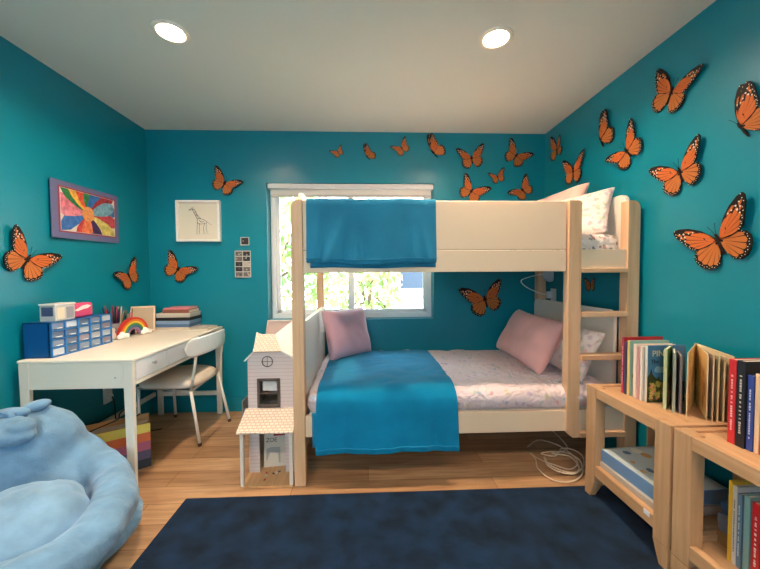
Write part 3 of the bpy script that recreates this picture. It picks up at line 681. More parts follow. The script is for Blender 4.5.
# pencil cup
cup = thing('pencil_cup', 'clear cup crammed with pens behind the rainbow ornament', 'pencil cup', (-1.81, 2.43, DZ))
b = BM(); lathe(b, [(.045, 0), (.048, .004), (.05, .105), (.047, .105), (.044, .006)], (-1.81, 2.43, DZ)); obj('cup', b, mat('cup_grey', (150, 150, 160), .2, .6), cup)
PCN = ['black', 'crimson', 'purple', 'navy', 'pink', 'cream', 'dark grey', 'green', 'red', 'tan']
PC = [(24, 24, 28), (150, 30, 80), (90, 40, 110), (30, 60, 120), (206, 90, 140), (230, 220, 200), (40, 40, 44), (60, 110, 90), (200, 60, 50), (186, 150, 110)]
for k in range(24):
    rnd = random.Random(k + 40); a = rnd.uniform(0, 6.28); r0 = rnd.uniform(0, .03); r1 = r0 + rnd.uniform(.01, .06); L_ = rnd.uniform(.185, .235)
    p0 = (-1.81 + r0 * math.cos(a), 2.43 + r0 * math.sin(a), DZ + .012); p1 = (-1.81 + r1 * math.cos(a), 2.43 + r1 * math.sin(a), DZ + L_)
    pn = BM(); d3 = Vector(p1) - Vector(p0)
    tube(pn, [p0, Vector(p0) + d3 * .92, p1], [.0042, .0042, .0012], 7)
    tag(obj('pen', pn, mat('pen_%d' % (k % 10), PC[k % 10], .4)), PCN[k % 10] + ' pen standing in the clear cup on the desk', 'pen', PCN[k % 10] + ' pens in the clear cup')
cup2 = thing('pencil_pot', 'second pot of pens and brushes left of the tilted picture frame', 'pencil cup', (-1.81, 2.56, DZ))
b = BM(); lathe(b, [(.038, 0), (.04, .004), (.042, .10), (.039, .10), (.036, .006)], (-1.80, 2.56, DZ)); obj('pot', b, mat('pot_dark', (70, 60, 84), .4), cup2)
for k in range(9):
    rnd = random.Random(k + 90); a = rnd.uniform(0, 6.28); r0 = rnd.uniform(0, .024); r1 = r0 + rnd.uniform(0, .03); L_ = rnd.uniform(.15, .20)
    pn = BM(); tube(pn, [(-1.80 + r0 * math.cos(a), 2.56 + r0 * math.sin(a), DZ + .012), (-1.80 + r1 * math.cos(a), 2.56 + r1 * math.sin(a), DZ + L_)], .004, 7)
    tag(obj('pen', pn, mat('pen_%d' % ((k * 3 + 5) % 10), PC[(k * 3 + 5) % 10], .4)), PCN[(k * 3 + 5) % 10] + ' pen standing in the darker pot behind the rainbow ornament', 'pen', 'pens in the dark pot')
# rainbow ornament
Mb = Matrix.Translation((-1.705, 2.47, DZ)) @ Euler((0, 0, R_(82))).to_matrix().to_4x4()
rb = thing('rainbow_ornament', 'wooden rainbow ornament with white cloud feet on the desk', 'ornament', (-1.705, 2.47, DZ))
cols = [(206, 56, 40), (226, 120, 40), (232, 196, 60), (80, 140, 70), (50, 110, 150), (150, 110, 140)]
for k, c3 in enumerate(cols):
    ro = .128 - k * .014; ri = ro - .014; b = BM(); pts = []
    for j in range(25): pts.append((ro * math.cos(math.pi * j / 24), .012 + ro * math.sin(math.pi * j / 24)))
    for j in range(24, -1, -1): pts.append((ri * math.cos(math.pi * j / 24), .012 + ri * math.sin(math.pi * j / 24)))
    A = [(Mb @ Vector((p[0], -.012, p[1])), Mb @ Vector((p[0], .012, p[1]))) for p in pts]
    va = [b.verts.new(p[0]) for p in A]; vb = [b.verts.new(p[1]) for p in A]
    for j in range(24):
        q = 49 - j
        b.faces.new((va[j], va[j + 1], va[q - 1], va[q])); b.faces.new((vb[j], vb[q], vb[q - 1], vb[j + 1]))
        b.faces.new((va[j], vb[j], vb[j + 1], va[j + 1])); b.faces.new((va[q], va[q - 1], vb[q - 1], vb[q]))
    for j in (0, 24):
        q = 49 - j; b.faces.new((va[j], va[q], vb[q], vb[j]))
    obj('rainbow_band', b, mat('rainbow_%d' % k, c3, .5), rb)
for s in (-1, 1):
    b = BM()
    for dx, dz, r in ((0, .022, .024), (-.03, .018, .018), (.028, .018, .019), (-.01, .036, .018)): ellipsoid(b, Mb @ Vector((s * .10 + dx, -.016, dz)), (r, r, r), sub=2)
    obj('cloud', b, mat('cloud_white', (246, 244, 240), .7), rb)
# tilted frame
Mf = Matrix.Translation((-1.765, 2.665, DZ + .002)) @ Euler((R_(-12), 0, R_(24))).to_matrix().to_4x4()
tf = thing('framed_board', 'cream framed board tilted back on the desk beside the stacked boxes', 'frame', (-1.765, 2.665, DZ))
b = BM()
for lo, hi in (((-.08, -.008, 0), (.08, .008, .014)), ((-.08, -.008, .186), (.08, .008, .20)), ((-.08, -.008, .014), (-.068, .008, .186)), ((.068, -.008, .014), (.08, .008, .186))): box(b, lo, hi, .002, 1, M=Mf)
obj('frame_border', b, CREAM, tf)
b = BM(); box(b, (-.07, -.002, .012), (.07, .006, .188), 0, M=Mf); obj('picture', b, mat('frame_picture', (196, 176, 150), .6), tf)
# stack
tagS = 'stacked boxes and books at the far end of the desk'
def slab(name, lo, hi, c3, label, cat, rot=0, band=None, group=tagS):
    cx, cy_ = (lo[0] + hi[0]) / 2, (lo[1] + hi[1]) / 2
    t = thing(name, label, cat, (cx, cy_, lo[2]), (0, 0, R_(rot)), group, room=False)
    hx, hy, hz = (hi[0] - lo[0]) / 2, (hi[1] - lo[1]) / 2, hi[2] - lo[2]
    if cat == 'book':
        bx('cover', (-hx, -hy, 0), (hx, hy, .003), c3, t, .001); bx('cover', (-hx, -hy, hz - .003), (hx, hy, hz), c3, t, .001)
        bx('pages', (-hx + .004, -hy + .004, .003), (hx - .004, hy - .004, hz - .003), PAPER, t, 0)
        bx('spine', (-hx, -hy - .0015, 0), (hx, -hy + .003, hz), c3, t, .001)
    else:
        bx('box_base', (-hx, -hy, 0), (hx, hy, hz * .55), band or c3, t, .002); bx('box_lid', (-hx - .002, -hy - .002, hz * .5), (hx + .002, hy + .002, hz), c3, t, .002)
    return t
z = DZ
for name, w_, d_, h_, c3, cat, rot, band, lab, ox in (
        ('picture_book', .28, .195, .022, (206, 190, 170), 'book', 0, None, 'tan picture book at the bottom of the desk stack', 0),
        ('game_box', .26, .19, .052, (128, 158, 190), 'box', 0, (90, 120, 160), 'pale blue game box low in the desk stack', .01),
        ('game_box', .27, .19, .026, (34, 34, 40), 'box', -2, (30, 30, 36), 'slim black game box midway up the desk stack', .01),
        ('game_box', .26, .185, .034, (206, 200, 190), 'box', 2, (196, 190, 180), 'off-white game box above the black one on the desk', .01),
        ('picture_book', .21, .17, .028, (140, 86, 72), 'book', 0, None, 'brown-spined book near the top of the desk stack', .03),
        ('picture_book', .20, .16, .014, (214, 130, 140), 'book', 4, None, 'rose pink book topmost on the desk stack', .03)):
    slab(name, (-1.578 + ox - w_ / 2, 2.818 - d_ / 2, z), (-1.578 + ox + w_ / 2, 2.818 + d_ / 2, z + h_), mat('slab_%d_%d_%d' % c3, c3, .5), lab, cat, rot, mat('slab_%d_%d_%d' % band, band, .5) if band else None); z += h_ + .0005
slab('notebook', (-1.43, 2.66, DZ), (-1.27, 2.87, DZ + .012), mat('notebook_cream', (216, 206, 190), .7), 'thin cream notebook lying flat beside the desk stack', 'book', 5, group='notebooks on the desk')
slab('notebook', (-1.415, 2.70, DZ + .0125), (-1.285, 2.86, DZ + .020), mat('notebook_grey', (190, 184, 176), .7), 'smaller grey notebook lying on the cream one', 'book', -8, group='notebooks on the desk')

# ------------------------------------------------------------------ desk chair
ch = thing('desk_chair', 'white metal chair with padded seat and curved back at the desk', 'chair', (-1.4, 2.52, 0))
NJ, FJ, NF, FFr = Vector((-1.215, 2.30, .40)), Vector((-1.235, 2.755, .40)), Vector((-1.62, 2.38, .40)), Vector((-1.625, 2.80, .40))
for top, foot in ((NJ, (-1.178, 2.331, .008)), (FJ, (-1.13, 2.715, .008)), (NF, (-1.65, 2.42, .008)), (FFr, (-1.622, 2.824, .008))):
    b = BM(); tube(b, [top, foot], .0105, 10); l = obj('leg', b, METALW, ch)
    b = BM(); lathe(b, [(.012, 0), (.013, .004), (.013, .02), (.011, .024)], (foot[0], foot[1], 0), n=14); obj('foot_cap', b, mat('foot_brown', (86, 62, 46), .6), l)
NT, FT = Vector((-1.135, 2.245, .785)), Vector((-1.15, 2.68, .765))
for j, t in ((NJ, NT), (FJ, FT)):
    b = BM(); tube(b, [j, j.lerp(t, .5) + Vector((.008, 0, 0)), t], .0095, 10); obj('back_post', b, METALW, ch)
b = BM(); tube(b, [NJ, FJ, FFr, NF], .0095, 10, closed=True); obj('seat_frame', b, METALW, ch)
def cushion():
    b = BM(); cx, cy_ = (NJ.x + NF.x) / 2 - .005, (NJ.y + FFr.y) / 2; N = 20
    rows = []
    for k, (sc_, zz) in enumerate(((.90, .408), (1.0, .414), (1.03, .430), (1.0, .450), (.92, .460), (.6, .466), (.2, .467))):
        rows.append([])
        for j in range(40):
            a = 2 * math.pi * j / 40; e = 3.2
            cu, su = math.cos(a), math.sin(a)
            x = .222 * math.copysign(abs(cu) ** (2 / e), cu) * sc_; y = .235 * math.copysign(abs(su) ** (2 / e), su) * sc_
            y += x * -.08
            rows[-1].append(b.verts.new((cx + x, cy_ + y, zz - .006 * (x / .2) ** 2)))
    for A, Bq in zip(rows, rows[1:]):
        for j in range(40): b.faces.new((A[j], A[(j + 1) % 40], Bq[(j + 1) % 40], Bq[j])).smooth = True
    b.faces.new(rows[0][::-1]); b.faces.new(rows[-1]).smooth = True
    return b
obj('seat', cushion(), mat('seat_pad', (226, 214, 200), .55, .3, var=.08, vscale=9), ch)
def chair_back():
    b = BM(); nu, nv = 28, 10; y0_, y1_ = 2.10, 2.69; pts = {}
    def f(u, v, s):
        y = y0_ + (y1_ - y0_) * u; e = min(u, 1 - u) * 2; hh = .062 * min(1, (e / .22)) ** .45 if e < .22 else .062
        zc = .728 - .015 * u; x = -1.165 + .02 - .055 * (1 - 4 * (u - .5) ** 2) * -.6
        return Vector((x + s * .005, y, zc + hh * (2 * v - 1)))
    for s in (0, 1): sheet(b, lambda u, v: f(u, v, s), nu, nv)
    bmesh.ops.remove_doubles(b, verts=b.verts, dist=.0001)
    es = [e for e in b.edges if e.is_boundary]; bmesh.ops.bridge_loops(b, edges=es)
    return b
obj('backrest', chair_back(), METALW, ch)

# ------------------------------------------------------------------ storage box under the desk, outlet
RBC = [(232, 222, 116), (228, 128, 88), (190, 118, 166), (100, 106, 156), (56, 76, 102)]
sb = thing('storage_box', 'open cardboard box with rainbow-striped sides under the desk', 'box', (-1.62, 2.17, 0))

CARD = mat('cardboard', (186, 146, 102), .85, .1)
Ms = Matrix.Translation((-1.366, 2.10, 0)) @ Euler((0, 0, R_(34))).to_matrix().to_4x4()   # local -x runs along the striped face, +y into the box
bw, bd, bh = .36, .195, .275
b = BM()
for lo, hi in (((-bw, .004, 0), (0, bd, .005)), ((-bw, .004, 0), (-bw + .005, bd, bh)), ((-.005, .004, 0), (0, bd, bh)), ((-bw, bd - .005, 0), (0, bd, bh)), ((-bw, .003, 0), (0, .006, bh))): box(b, lo, hi, M=Ms)
obj('box_body', b, CARD, sb)
b = BM()
for k in range(5):
    z1 = bh - k * bh / 5; box(b, (-bw, 0, z1 - bh / 5), (.001, .003, z1), 0, mi=k, M=Ms); box(b, (0, 0, z1 - bh / 5), (.002, bd, z1), 0, mi=k, M=Ms)
obj('striped_side', b, [mat('stripe_%d' % k, c3, .6) for k, c3 in enumerate(RBC)], sb)
b = BM(); box(b, (-bw + .01, .006, bh - .004), (-.01, .085, bh), .001, 1, M=Ms @ Matrix.Rotation(R_(-6), 4, 'X')); obj('flap', b, mat('flap_grey', (176, 160, 140), .85), sb)
ot = thing('wall_outlet', 'white wall outlet with a plugged-in black cord under the desk', 'outlet', (XL, 2.43, .34))
bx('plate', (XL + .0005, 2.385, .285), (XL + .008, 2.465, .40), VINYL, ot, .003)
bx('plug', (XL + .008, 2.41, .31), (XL + .035, 2.44, .345), VINYL, ot, .004)
b = BM(); tube(b, smoothpts([Vector(p) for p in ((XL + .034, 2.425, .33), (-1.80, 2.40, .29), (-1.78, 2.38, .18), (-1.79, 2.45, .06), (-1.72, 2.55, .006), (-1.6, 2.6, .005))]), .004, 8); obj('cord', b, BLACK, ot)
b = BM(); tube(b, smoothpts([Ms @ Vector(p) for p in ((-.30, .03, bh + .012), (-.22, .09, bh + .014), (-.16, .10, bh + .03), (-.15, .11, bh + .06), (-.12, .12, bh + .075), (-.09, .125, bh + .03), (-.08, .14, bh + .008), (-.05, .18, bh + .008))]), .004, 8)
tag(obj('black_cable', b, BLACK), 'black cable looped over the top of the rainbow-striped box', 'cable')

# ------------------------------------------------------------------ plush beanbag chair
bb = thing('beanbag_chair', 'pale blue plush animal beanbag chair with ears and muzzle beside the desk', 'beanbag chair', (-1.40, 1.36, 0))
b = BM()
ellipsoid(b, (-1.40, 1.36, .11), (.40, .41, .11))
ellipsoid(b, (-1.61, 1.60, .33), (.23, .16, .26), Euler((0, 0, R_(38))))
ellipsoid(b, (-1.53, 1.60, .19), (.25, .13, .16), Euler((0, R_(14), 0)))
N = 56; pts = []; rad = []
for k in range(N):
    a = 2 * math.pi * k / N; hgt = max(0, math.cos(a)) ** 3     # a is measured from the head direction
    e1, e2 = .40 * math.cos(a), .285 * math.sin(a); h0 = R_(132)
    pts.append((-1.375 + e1 * math.cos(h0) - e2 * math.sin(h0), 1.345 + e1 * math.sin(h0) + e2 * math.cos(h0), .225 + .16 * hgt)); rad.append(.088 + .02 * hgt)
tube(b, pts, rad, 16, closed=True)
for v in b.verts: v.co.z = max(v.co.z, .001 + .012 * (v.co.z < 0))
o = obj('body', b, PLUSH, bb)
mod(o, 'REMESH', mode='VOXEL', voxel_size=.013)
mod(o, 'SMOOTH', factor=.5, iterations=8)
def displace_tex():
    t = bpy.data.textures.new('plush_lumps', 'CLOUDS'); t.noise_scale = .16; t.noise_depth = 2; return t
TX = displace_tex(); TX2 = bpy.data.textures.new('plush_creases', 'CLOUDS'); TX2.noise_scale = .055; TX2.noise_depth = 1
mod(o, 'DISPLACE', texture=TX, strength=.028, mid_level=.5, texture_coords='LOCAL'); mod(o, 'DISPLACE', texture=TX2, strength=.012, mid_level=.5, texture_coords='LOCAL')
for p in o.data.polygons: p.use_smooth = True
b = BM(); ellipsoid(b, (-1.30, 1.275, .255), (.232, .182, .125), Euler((R_(4), 0, R_(-42))), 5); o = obj('seat_cushion', b, mat('paler_blue_plush', (124, 162, 194), .95, .1, sheen=.3, var=.16, vscale=11, bump=(70, .12)), bb)
mod(o, 'DISPLACE', texture=TX, strength=.04, mid_level=.5, texture_coords='LOCAL'); mod(o, 'DISPLACE', texture=TX2, strength=.014, mid_level=.5, texture_coords='LOCAL')
b = BM(); ellipsoid(b, (-1.625, 1.535, .575), (.085, .045, .030), Euler((R_(-25), R_(-6), R_(14))), 4)
tube(b, [Vector((-1.625, 1.505, .582)) + Vector((.06 * math.cos(k * .3927), -.004, .022 * math.sin(k * .3927))) for k in range(16)], .011, 8, closed=True)
obj('ear', b, PLUSH, bb)
b = BM(); ellipsoid(b, (-1.56, 1.60, .588), (.06, .034, .026), Euler((0, R_(-17), R_(12))), 4); obj('ear', b, PLUSH, bb)
b = BM()
ellipsoid(b, (-1.595, 1.48, .545), (.055, .05, .036)); ellipsoid(b, (-1.52, 1.49, .54), (.052, .05, .038)); ellipsoid(b, (-1.56, 1.475, .51), (.10, .06, .042), Euler((0, R_(4), R_(12))))
ellipsoid(b, (-1.555, 1.50, .565), (.04, .03, .018))
o = obj('muzzle', b, PLUSH, bb); mod(o, 'REMESH', mode='VOXEL', voxel_size=.008); mod(o, 'SMOOTH', factor=.5, iterations=3)

# ------------------------------------------------------------------ bookcases
BKX0, BKX1, BKT = 1.182, 1.578, .602
def bookcase(ya, yb, label):
    t = thing('bookcase', label, 'bookcase', ((BKX0 + BKX1) / 2, (ya + yb) / 2, .012), group='low beech bookcases along the right wall')
    pw, pd = .07, .055
    for x, sx in ((BKX0, 1), (BKX1, -1)):
        for y, sy in ((ya, 1), (yb, -1)):
            xa, xb = sorted((x, x + sx * pd)); yc, yd = sorted((y, y + sy * pw))
            b = BM(); box(b, (xa, yc, .105), (xb, yd, BKT - .001), .003); obj('upright', b, BEECHZ, t)
            b = BM(); q = .55
            top = [(x, y), (x + sx * pd, y), (x + sx * pd, y + sy * pw), (x, y + sy * pw)]; bot = [(x, y), (x + sx * pd * q, y), (x + sx * pd * q, y + sy * pw * q), (x, y + sy * pw * q)]
            va = [b.verts.new((*p, .103)) for p in top]; vb = [b.verts.new((*p, .0125)) for p in bot]
            b.faces.new(va); b.faces.new(vb)
            for i in range(4): b.faces.new((va[i], va[(i + 1) % 4], vb[(i + 1) % 4], vb[i]))
            obj('foot', b, BEECHZ, t)
    for x0, x1 in ((BKX0 + .002, BKX0 + .032), (BKX1 - .032, BKX1 - .002)):
        bx('top_rail', (x0, ya + pw, .548), (x1, yb - pw, BKT - .0015), BEECHY, t, .003)
        bx('shelf_rail', (x0, ya + pw, .135), (x1, yb - pw, .19), BEECHY, t, .003)
    for y0_, y1_ in ((ya + .002, ya + .03), (yb - .03, yb - .002)):
        bx('end_rail', (BKX0 + pd, y0_, .548), (BKX1 - pd, y1_, BKT - .0015), BEECHX, t, .003)
        bx('end_rail', (BKX0 + pd, y0_, .135), (BKX1 - pd, y1_, .19), BEECHX, t, .003)
    n = 4; xs = [BKX0 + .034 + (BKX1 - BKX0 - .068) * k / n for k in range(n + 1)]
    b = BM()
    for k in range(n): box(b, (xs[k] + .001, ya + .032, BKT - .026), (xs[k + 1] - .001, yb - .032, BKT - .008), .002, 1)
    obj('top_boards', b, BEECHY, t)
    b = BM(); box(b, (BKX0 + .034, ya + .032, .15), (BKX1 - .034, yb - .032, .172), .002, 1); obj('shelf', b, BEECHY, t)
    return t
BEECHX = wood('beech_cross', (184, 143, 104), (207, 166, 127), 'x')
bookcase(1.228, 1.722, 'low beech bookcase nearest the bunk bed ladder with a blue boxed puzzle inside')
bookcase(.62, 1.214, 'low beech bookcase nearest the camera with upright books on both levels')
SHELFZ, TOPZ = .1725, BKT - .0078
# ---- books
def book(name, loc, w, h, t, yaw, cover, spine, label, group, lean=0, art=None, pages=None, spine_mark=None, cat='book'):
    """standing book, local: spine at x=0 facing -x, cover width along +x, thickness along y (front cover at -y), height along z"""
    r = thing(name, label, cat, loc, (R_(lean), 0, R_(yaw)), group, room=False)
    cm = mat('cover_%d_%d_%d' % cover, cover, .35, .5); sm = mat('cover_%d_%d_%d' % spine, spine, .35, .5)
    c = .0025
    b = BM(); box(b, (0, -t / 2, 0), (w, -t / 2 + c, h), .0008, 1); box(b, (0, t / 2 - c, 0), (w, t / 2, h), .0008, 1); obj('cover', b, cm, r)
    b = BM(); box(b, (-.0015, -t / 2, 0), (c, t / 2, h), .001, 1); obj('spine', b, sm, r)
    b = BM(); box(b, (c, -t / 2 + c, .003), (w - .003, t / 2 - c, h - .003)); obj('pages', b, pages or PAPER, r)
    if spine_mark:
        b = BM(); rnd = random.Random(label); z = h * .16
        while z < h * .82:
            l = rnd.uniform(.004, .009); e = t * rnd.uniform(.09, .14); box(b, (-.0021, -e, z), (-.0014, e, z + l)); z += l + rnd.choice((.002, .002, .002, .009))
        obj('spine_lettering', b, mat('mark_%d_%d_%d' % spine_mark, spine_mark, .5), r)
    if art: art(r, w, h, t)
    return r
def blobs(r, name, cols, w, h, y, seed, n, zr=(0, 1), xr=(.03, .97), size=(.012, .03)):
    """painted shapes printed on a cover"""
    rnd = random.Random(seed); b = BM()
    for k in range(n):
        s = rnd.uniform(*size); x = rnd.uniform(xr[0] * w + s, xr[1] * w - s); z = rnd.uniform(zr[0] * h + s, zr[1] * h - s); m = 7
        ph = rnd.random() * 6
        pts = [(x + s * rnd.uniform(.7, 1) * math.cos(ph + j * 6.283 / m), z + s * rnd.uniform(.7, 1) * math.sin(ph + j * 6.283 / m)) for j in range(m)]
        prism(b, pts, 'y', y, y - .0003 - .00004 * k, mi=k % len(cols))
    obj(name, b, [mat('art_%d_%d_%d' % c, c, .4) for c in cols], r)
GR1 = 'picture books standing on the far bookcase'
def art_blue(r, w, h, t):
    y = -t / 2
    b = BM(); prism(b, [(.001, .001), (w - .002, .001), (w - .002, h * .36), (w * .5, h * .34), (w * .33, h * .40), (w * .31, h * .47), (w * .26, h * .42), (w * .2, h * .44), (w * .14, h * .50), (w * .10, h * .60), (w * .06, h * .50), (.001, h * .46)], 'y', y - .0004, y, 0); obj('cover_garden', b, mat('garden_dark', (52, 60, 40), .4), r)
    blobs(r, 'cover_picture', [(120, 116, 50), (160, 140, 60), (70, 84, 44), (180, 160, 80)], w, h, y - .0004, 3, 60, (.0, .40), (0, .6), size=(.006, .015))
    blobs(r, 'cover_picture', [(214, 150, 130), (226, 130, 90), (206, 186, 90)], w, h, y - .003, 4, 16, (.04, .36), (0, .5), size=(.005, .010))
    blobs(r, 'cover_picture', [(150, 176, 200)], w, h, y, 9, 4, (.50, .66), (.15, .5), (.014, .022))
    Mt = Matrix.Translation((.050, y - .0024, h * .86)) @ Euler((R_(90), 0, 0)).to_matrix().to_4x4(); text('cover_title', 'PIN', .040, Mt, mat('title_gold', (232, 206, 160), .5), r)
    Mt = Matrix.Translation((.034, y - .0024, h * .72)) @ Euler((R_(90), 0, 0)).to_matrix().to_4x4(); text('cover_title', 'The', .026, Mt, mat('title_dark', (40, 50, 70), .5), r)
def art_green(r, w, h, t):
    blobs(r, 'cover_picture', [(96, 120, 40), (60, 96, 40), (120, 140, 60)], w, h, -t / 2, 11, 20, (.0, .5))
    blobs(r, 'cover_picture', [(200, 110, 80), (226, 190, 150), (90, 60, 40)], w, h, -t / 2 - .001, 12, 8, (.04, .4), (.1, .6), (.012, .022))
def art_fox(r, w, h, t):
    blobs(r, 'cover_picture', [(110, 70, 40), (140, 86, 50), (80, 70, 30)], w, h, -t / 2, 21, 12, (.05, .6), (.1, .9), (.015, .03))
    blobs(r, 'cover_picture', [(232, 160, 130), (240, 220, 190)], w, h, -t / 2 - .001, 22, 5, (.05, .35), (.2, .8), (.01, .016))
bx0 = 1.283
rowA = [  # y, w, h, t, yaw, cover, spine, label, art, mark
    (1.600, .21, .282, .010, 2, (196, 44, 48), (206, 60, 90), 'tall red picture book farthest along the bookcase row', None, (230, 200, 210)),
    (1.584, .20, .262, .010, 1, (60, 60, 84), (74, 70, 110), 'dark purple spined picture book next to the tall red one', None, None),
    (1.566, .20, .272, .014, 0, (150, 190, 180), (226, 206, 130), 'pale green picture book with a yellow spine and leafy cover', art_green, None),
    (1.532, .19, .262, .018, -1, (236, 214, 196), (240, 220, 204), 'cream picture book with a plain pale spine', None, None),
    (1.514, .19, .250, .012, -2, (206, 150, 150), (214, 160, 160), 'dusty rose picture book tucked beside the cream one', None, None),
    (1.500, .19, .258, .010, -1, (240, 228, 214), (244, 234, 222), 'white spined picture book behind the blue fairy-tale cover', None, None),
    (1.478, .19, .266, .012, 2, (70, 120, 166), (214, 206, 196), 'blue picture book with yellow lettering over a dark garden scene', art_blue, None),
    (1.398, .115, .268, .012, 38, (110, 140, 60), (190, 200, 160), 'green picture book with a brown animal on the cover', art_fox, None),
    (1.366, .125, .258, .010, 48, (120, 130, 124), (150, 160, 150), 'grey-green picture book beside the open board book', None, None),
    (1.346, .125, .25, .008, 52, (110, 96, 100), (120, 110, 116), 'thin dark grey picture book beside the open board book', None, None)]
for k, (y, w, h, t, yaw, cv, sp, lab, art, mk) in enumerate(rowA):
    book('picture_book', (bx0 + (0, 0, .002, .006, .008, .01, .016, .033, .044, .054)[k], y, TOPZ), w, h, t, yaw, cv, sp, lab, GR1, art=art, spine_mark=mk)
# open board book standing fanned
ob = thing('board_book', 'open board book standing fanned with golden brown pages', 'book', (1.552, 1.492, TOPZ), (0, 0, 0), GR1, room=False)
sp0 = Vector((0, 0, 0)); PGC = [((232, 200, 136), (190, 146, 76)), ((226, 192, 128), (180, 136, 70)), ((170, 160, 150), (126, 116, 110)), ((206, 190, 140), (110, 120, 60)), ((190, 176, 140), (120, 110, 70)), ((214, 196, 160), (150, 130, 90))]
angs = [219, 232, 235.5, 238.5, 241.5, 248]; lens = [.277, .262, .268, .274, .282, .27]
for k, (a, (c1, c2)) in enumerate(zip(angs, PGC)):
    Mp = Matrix.Rotation(R_(a), 4, 'Z'); L_ = lens[k]
    b = BM(); box(b, (.004, -.0018, .0), (L_, .0018, .272), .0008, 1, M=Mp)
    pg = obj('page' if 0 < k < 5 else 'cover', b, mat('page_edge', (226, 206, 170), .5), ob)
    for sgn in (-1, 1):
        b = BM(); box(b, (.006, sgn * .0019, .004), (L_ - .003, sgn * .0021, .268), 0, M=Mp); pp = obj('page_print', b, mat('pageprint_%d' % k, c1, .4), pg)
        rnd = random.Random(k * 2 + sgn); b = BM()
        for j in range(9):
            s = rnd.uniform(.012, .03); x = rnd.uniform(.03, L_ - .03); z = rnd.uniform(.045, .225)
            prism(b, [(x + s * .6 * math.cos(q), z + s * 1.5 * math.sin(q)) for q in (0, .9, 1.8, 2.7, 3.6, 4.5, 5.4)] if True else [], 'y', sgn * .0020, sgn * (.00215 + .00003 * j), M=Mp)
        obj('page_print', b, mat('pagepic_%d' % k, c2, .4), pg)
b = BM(); tube(b, [(0, 0, 0), (0, 0, .272)], .006, 8); obj('spine', b, mat('page_edge', (226, 206, 170), .5), ob)
# books on top of the near bookcase
GR2 = 'books standing on top of the near bookcase'
rowB = [(1.104, .17, .300, .023, (196, 30, 40), (206, 44, 50), 'thick red book first in the row on the near bookcase', (240, 190, 190), 0),
        (1.077, .19, .302, .027, (26, 28, 34), (30, 32, 40), 'tall black book with pale lettering on the near bookcase', (206, 200, 190), .0),
        (1.053, .16, .258, .018, (46, 64, 130), (54, 74, 150), 'shorter blue book beside the tall black one', (206, 210, 230), .006),
        (1.036, .18, .268, .014, (226, 190, 150), (232, 198, 160), 'cream book between the blue and red ones', None, .01),
        (1.018, .18, .256, .020, (196, 24, 40), (204, 34, 48), 'red book with white spine lettering behind the cream one', (240, 220, 220), .012),
        (.996, .18, .245, .022, (236, 206, 176), (240, 212, 184), 'pale peach book beside the second red one', None, .014),
        (.972, .18, .262, .024, (150, 30, 40), (160, 36, 46), 'dark red book at the edge of the picture', (230, 200, 190), .015),
        (.946, .18, .245, .024, (60, 84, 90), (66, 92, 100), 'slate green book in the row on the near bookcase', (200, 210, 200), .015)]
for y, w, h, t, cv, sp, lab, mk, dx in rowB: book('book', (1.286 + dx, y, TOPZ), w, h, t, 0, cv, sp, lab, GR2, spine_mark=mk)
# books on the lower shelf of the near bookcase
GR3 = 'books standing on the lower shelf of the near bookcase'
rowC = [(1.096, .17, .290, .012, (226, 180, 50), (232, 186, 50), 'thin yellow book first on the lower shelf', None, 0, 0),
        (1.082, .17, .280, .013, (206, 200, 196), (210, 204, 200), 'thin off-white book beside the yellow one', (120, 110, 110), 0, .0),
        (1.067, .17, .262, .014, (90, 120, 150), (104, 134, 160), 'slate blue book on the lower shelf', (200, 210, 220), 0, .0),
        (1.049, .17, .266, .018, (110, 150, 150), (124, 164, 164), 'pale teal book on the lower shelf', None, 0, .005),
        (1.026, .17, .256, .024, (196, 26, 36), (206, 36, 44), 'bright red book with white lettering on the lower shelf', (240, 220, 220), 0, .01),
        (1.003, .17, .24, .016, (226, 206, 170), (232, 214, 180), 'cream book on the lower shelf beside the bright red one', None, 0, .014),
        (.962, .17, .235, .018, (60, 84, 60), (236, 226, 206), 'green book with a white spine tilting on the lower shelf', None, 8, .02)]
for y, w, h, t, cv, sp, lab, mk, ln, dx in rowC: book('book', (1.283 + dx, y, SHELFZ + .002 * (ln > 0)), w, h, t, 0, cv, sp, lab, GR3, lean=ln, spine_mark=mk)
# flat boxes
def flatbox(name, lo, hi, side, top, label, rot=0, group='boxed games inside the bookcases', seed=0):
    t = slab(name, lo, hi, mat('boxside_%d_%d_%d' % side, side, .4), label, 'box', rot, mat('boxside_%d_%d_%d' % side, side, .4), group)
    hx, hy, hz = (hi[0] - lo[0]) / 2, (hi[1] - lo[1]) / 2, hi[2] - lo[2]
    b = BM(); box(b, (-hx, -hy, hz), (hx, hy, hz + .0006)); rnd = random.Random(seed)
    cs = [top, (206, 150, 90), (120, 110, 90), (80, 110, 150), (230, 226, 216), (60, 60, 66)]
    for k in range(12):
        s = rnd.uniform(.012, .035); x = rnd.uniform(-hx + s, hx - s); y = rnd.uniform(-hy + s, hy - s)
        prism(b, [(x + s * rnd.uniform(.6, 1) * math.cos(j * .9), y + s * rnd.uniform(.6, 1) * math.sin(j * .9)) for j in range(7)], 'z', hz + .0006, hz + .0009 + .00003 * k, mi=1 + k % 5)
    obj('lid_picture', b, [mat('boxtop_%d_%d_%d' % c, c, .35, .5) for c in cs], t); return t
flatbox('clear_case', (1.215, 1.305, SHELFZ), (1.505, 1.655, SHELFZ + .042), (186, 176, 166), (196, 190, 184), 'shallow clear case lying under the blue puzzle box', 0, seed=2)
flatbox('puzzle_box', (1.225, 1.31, SHELFZ + .044), (1.52, 1.66, SHELFZ + .108), (110, 150, 196), (190, 206, 214), 'pale blue puzzle box lying on the shelf of the far bookcase', 2, seed=4)
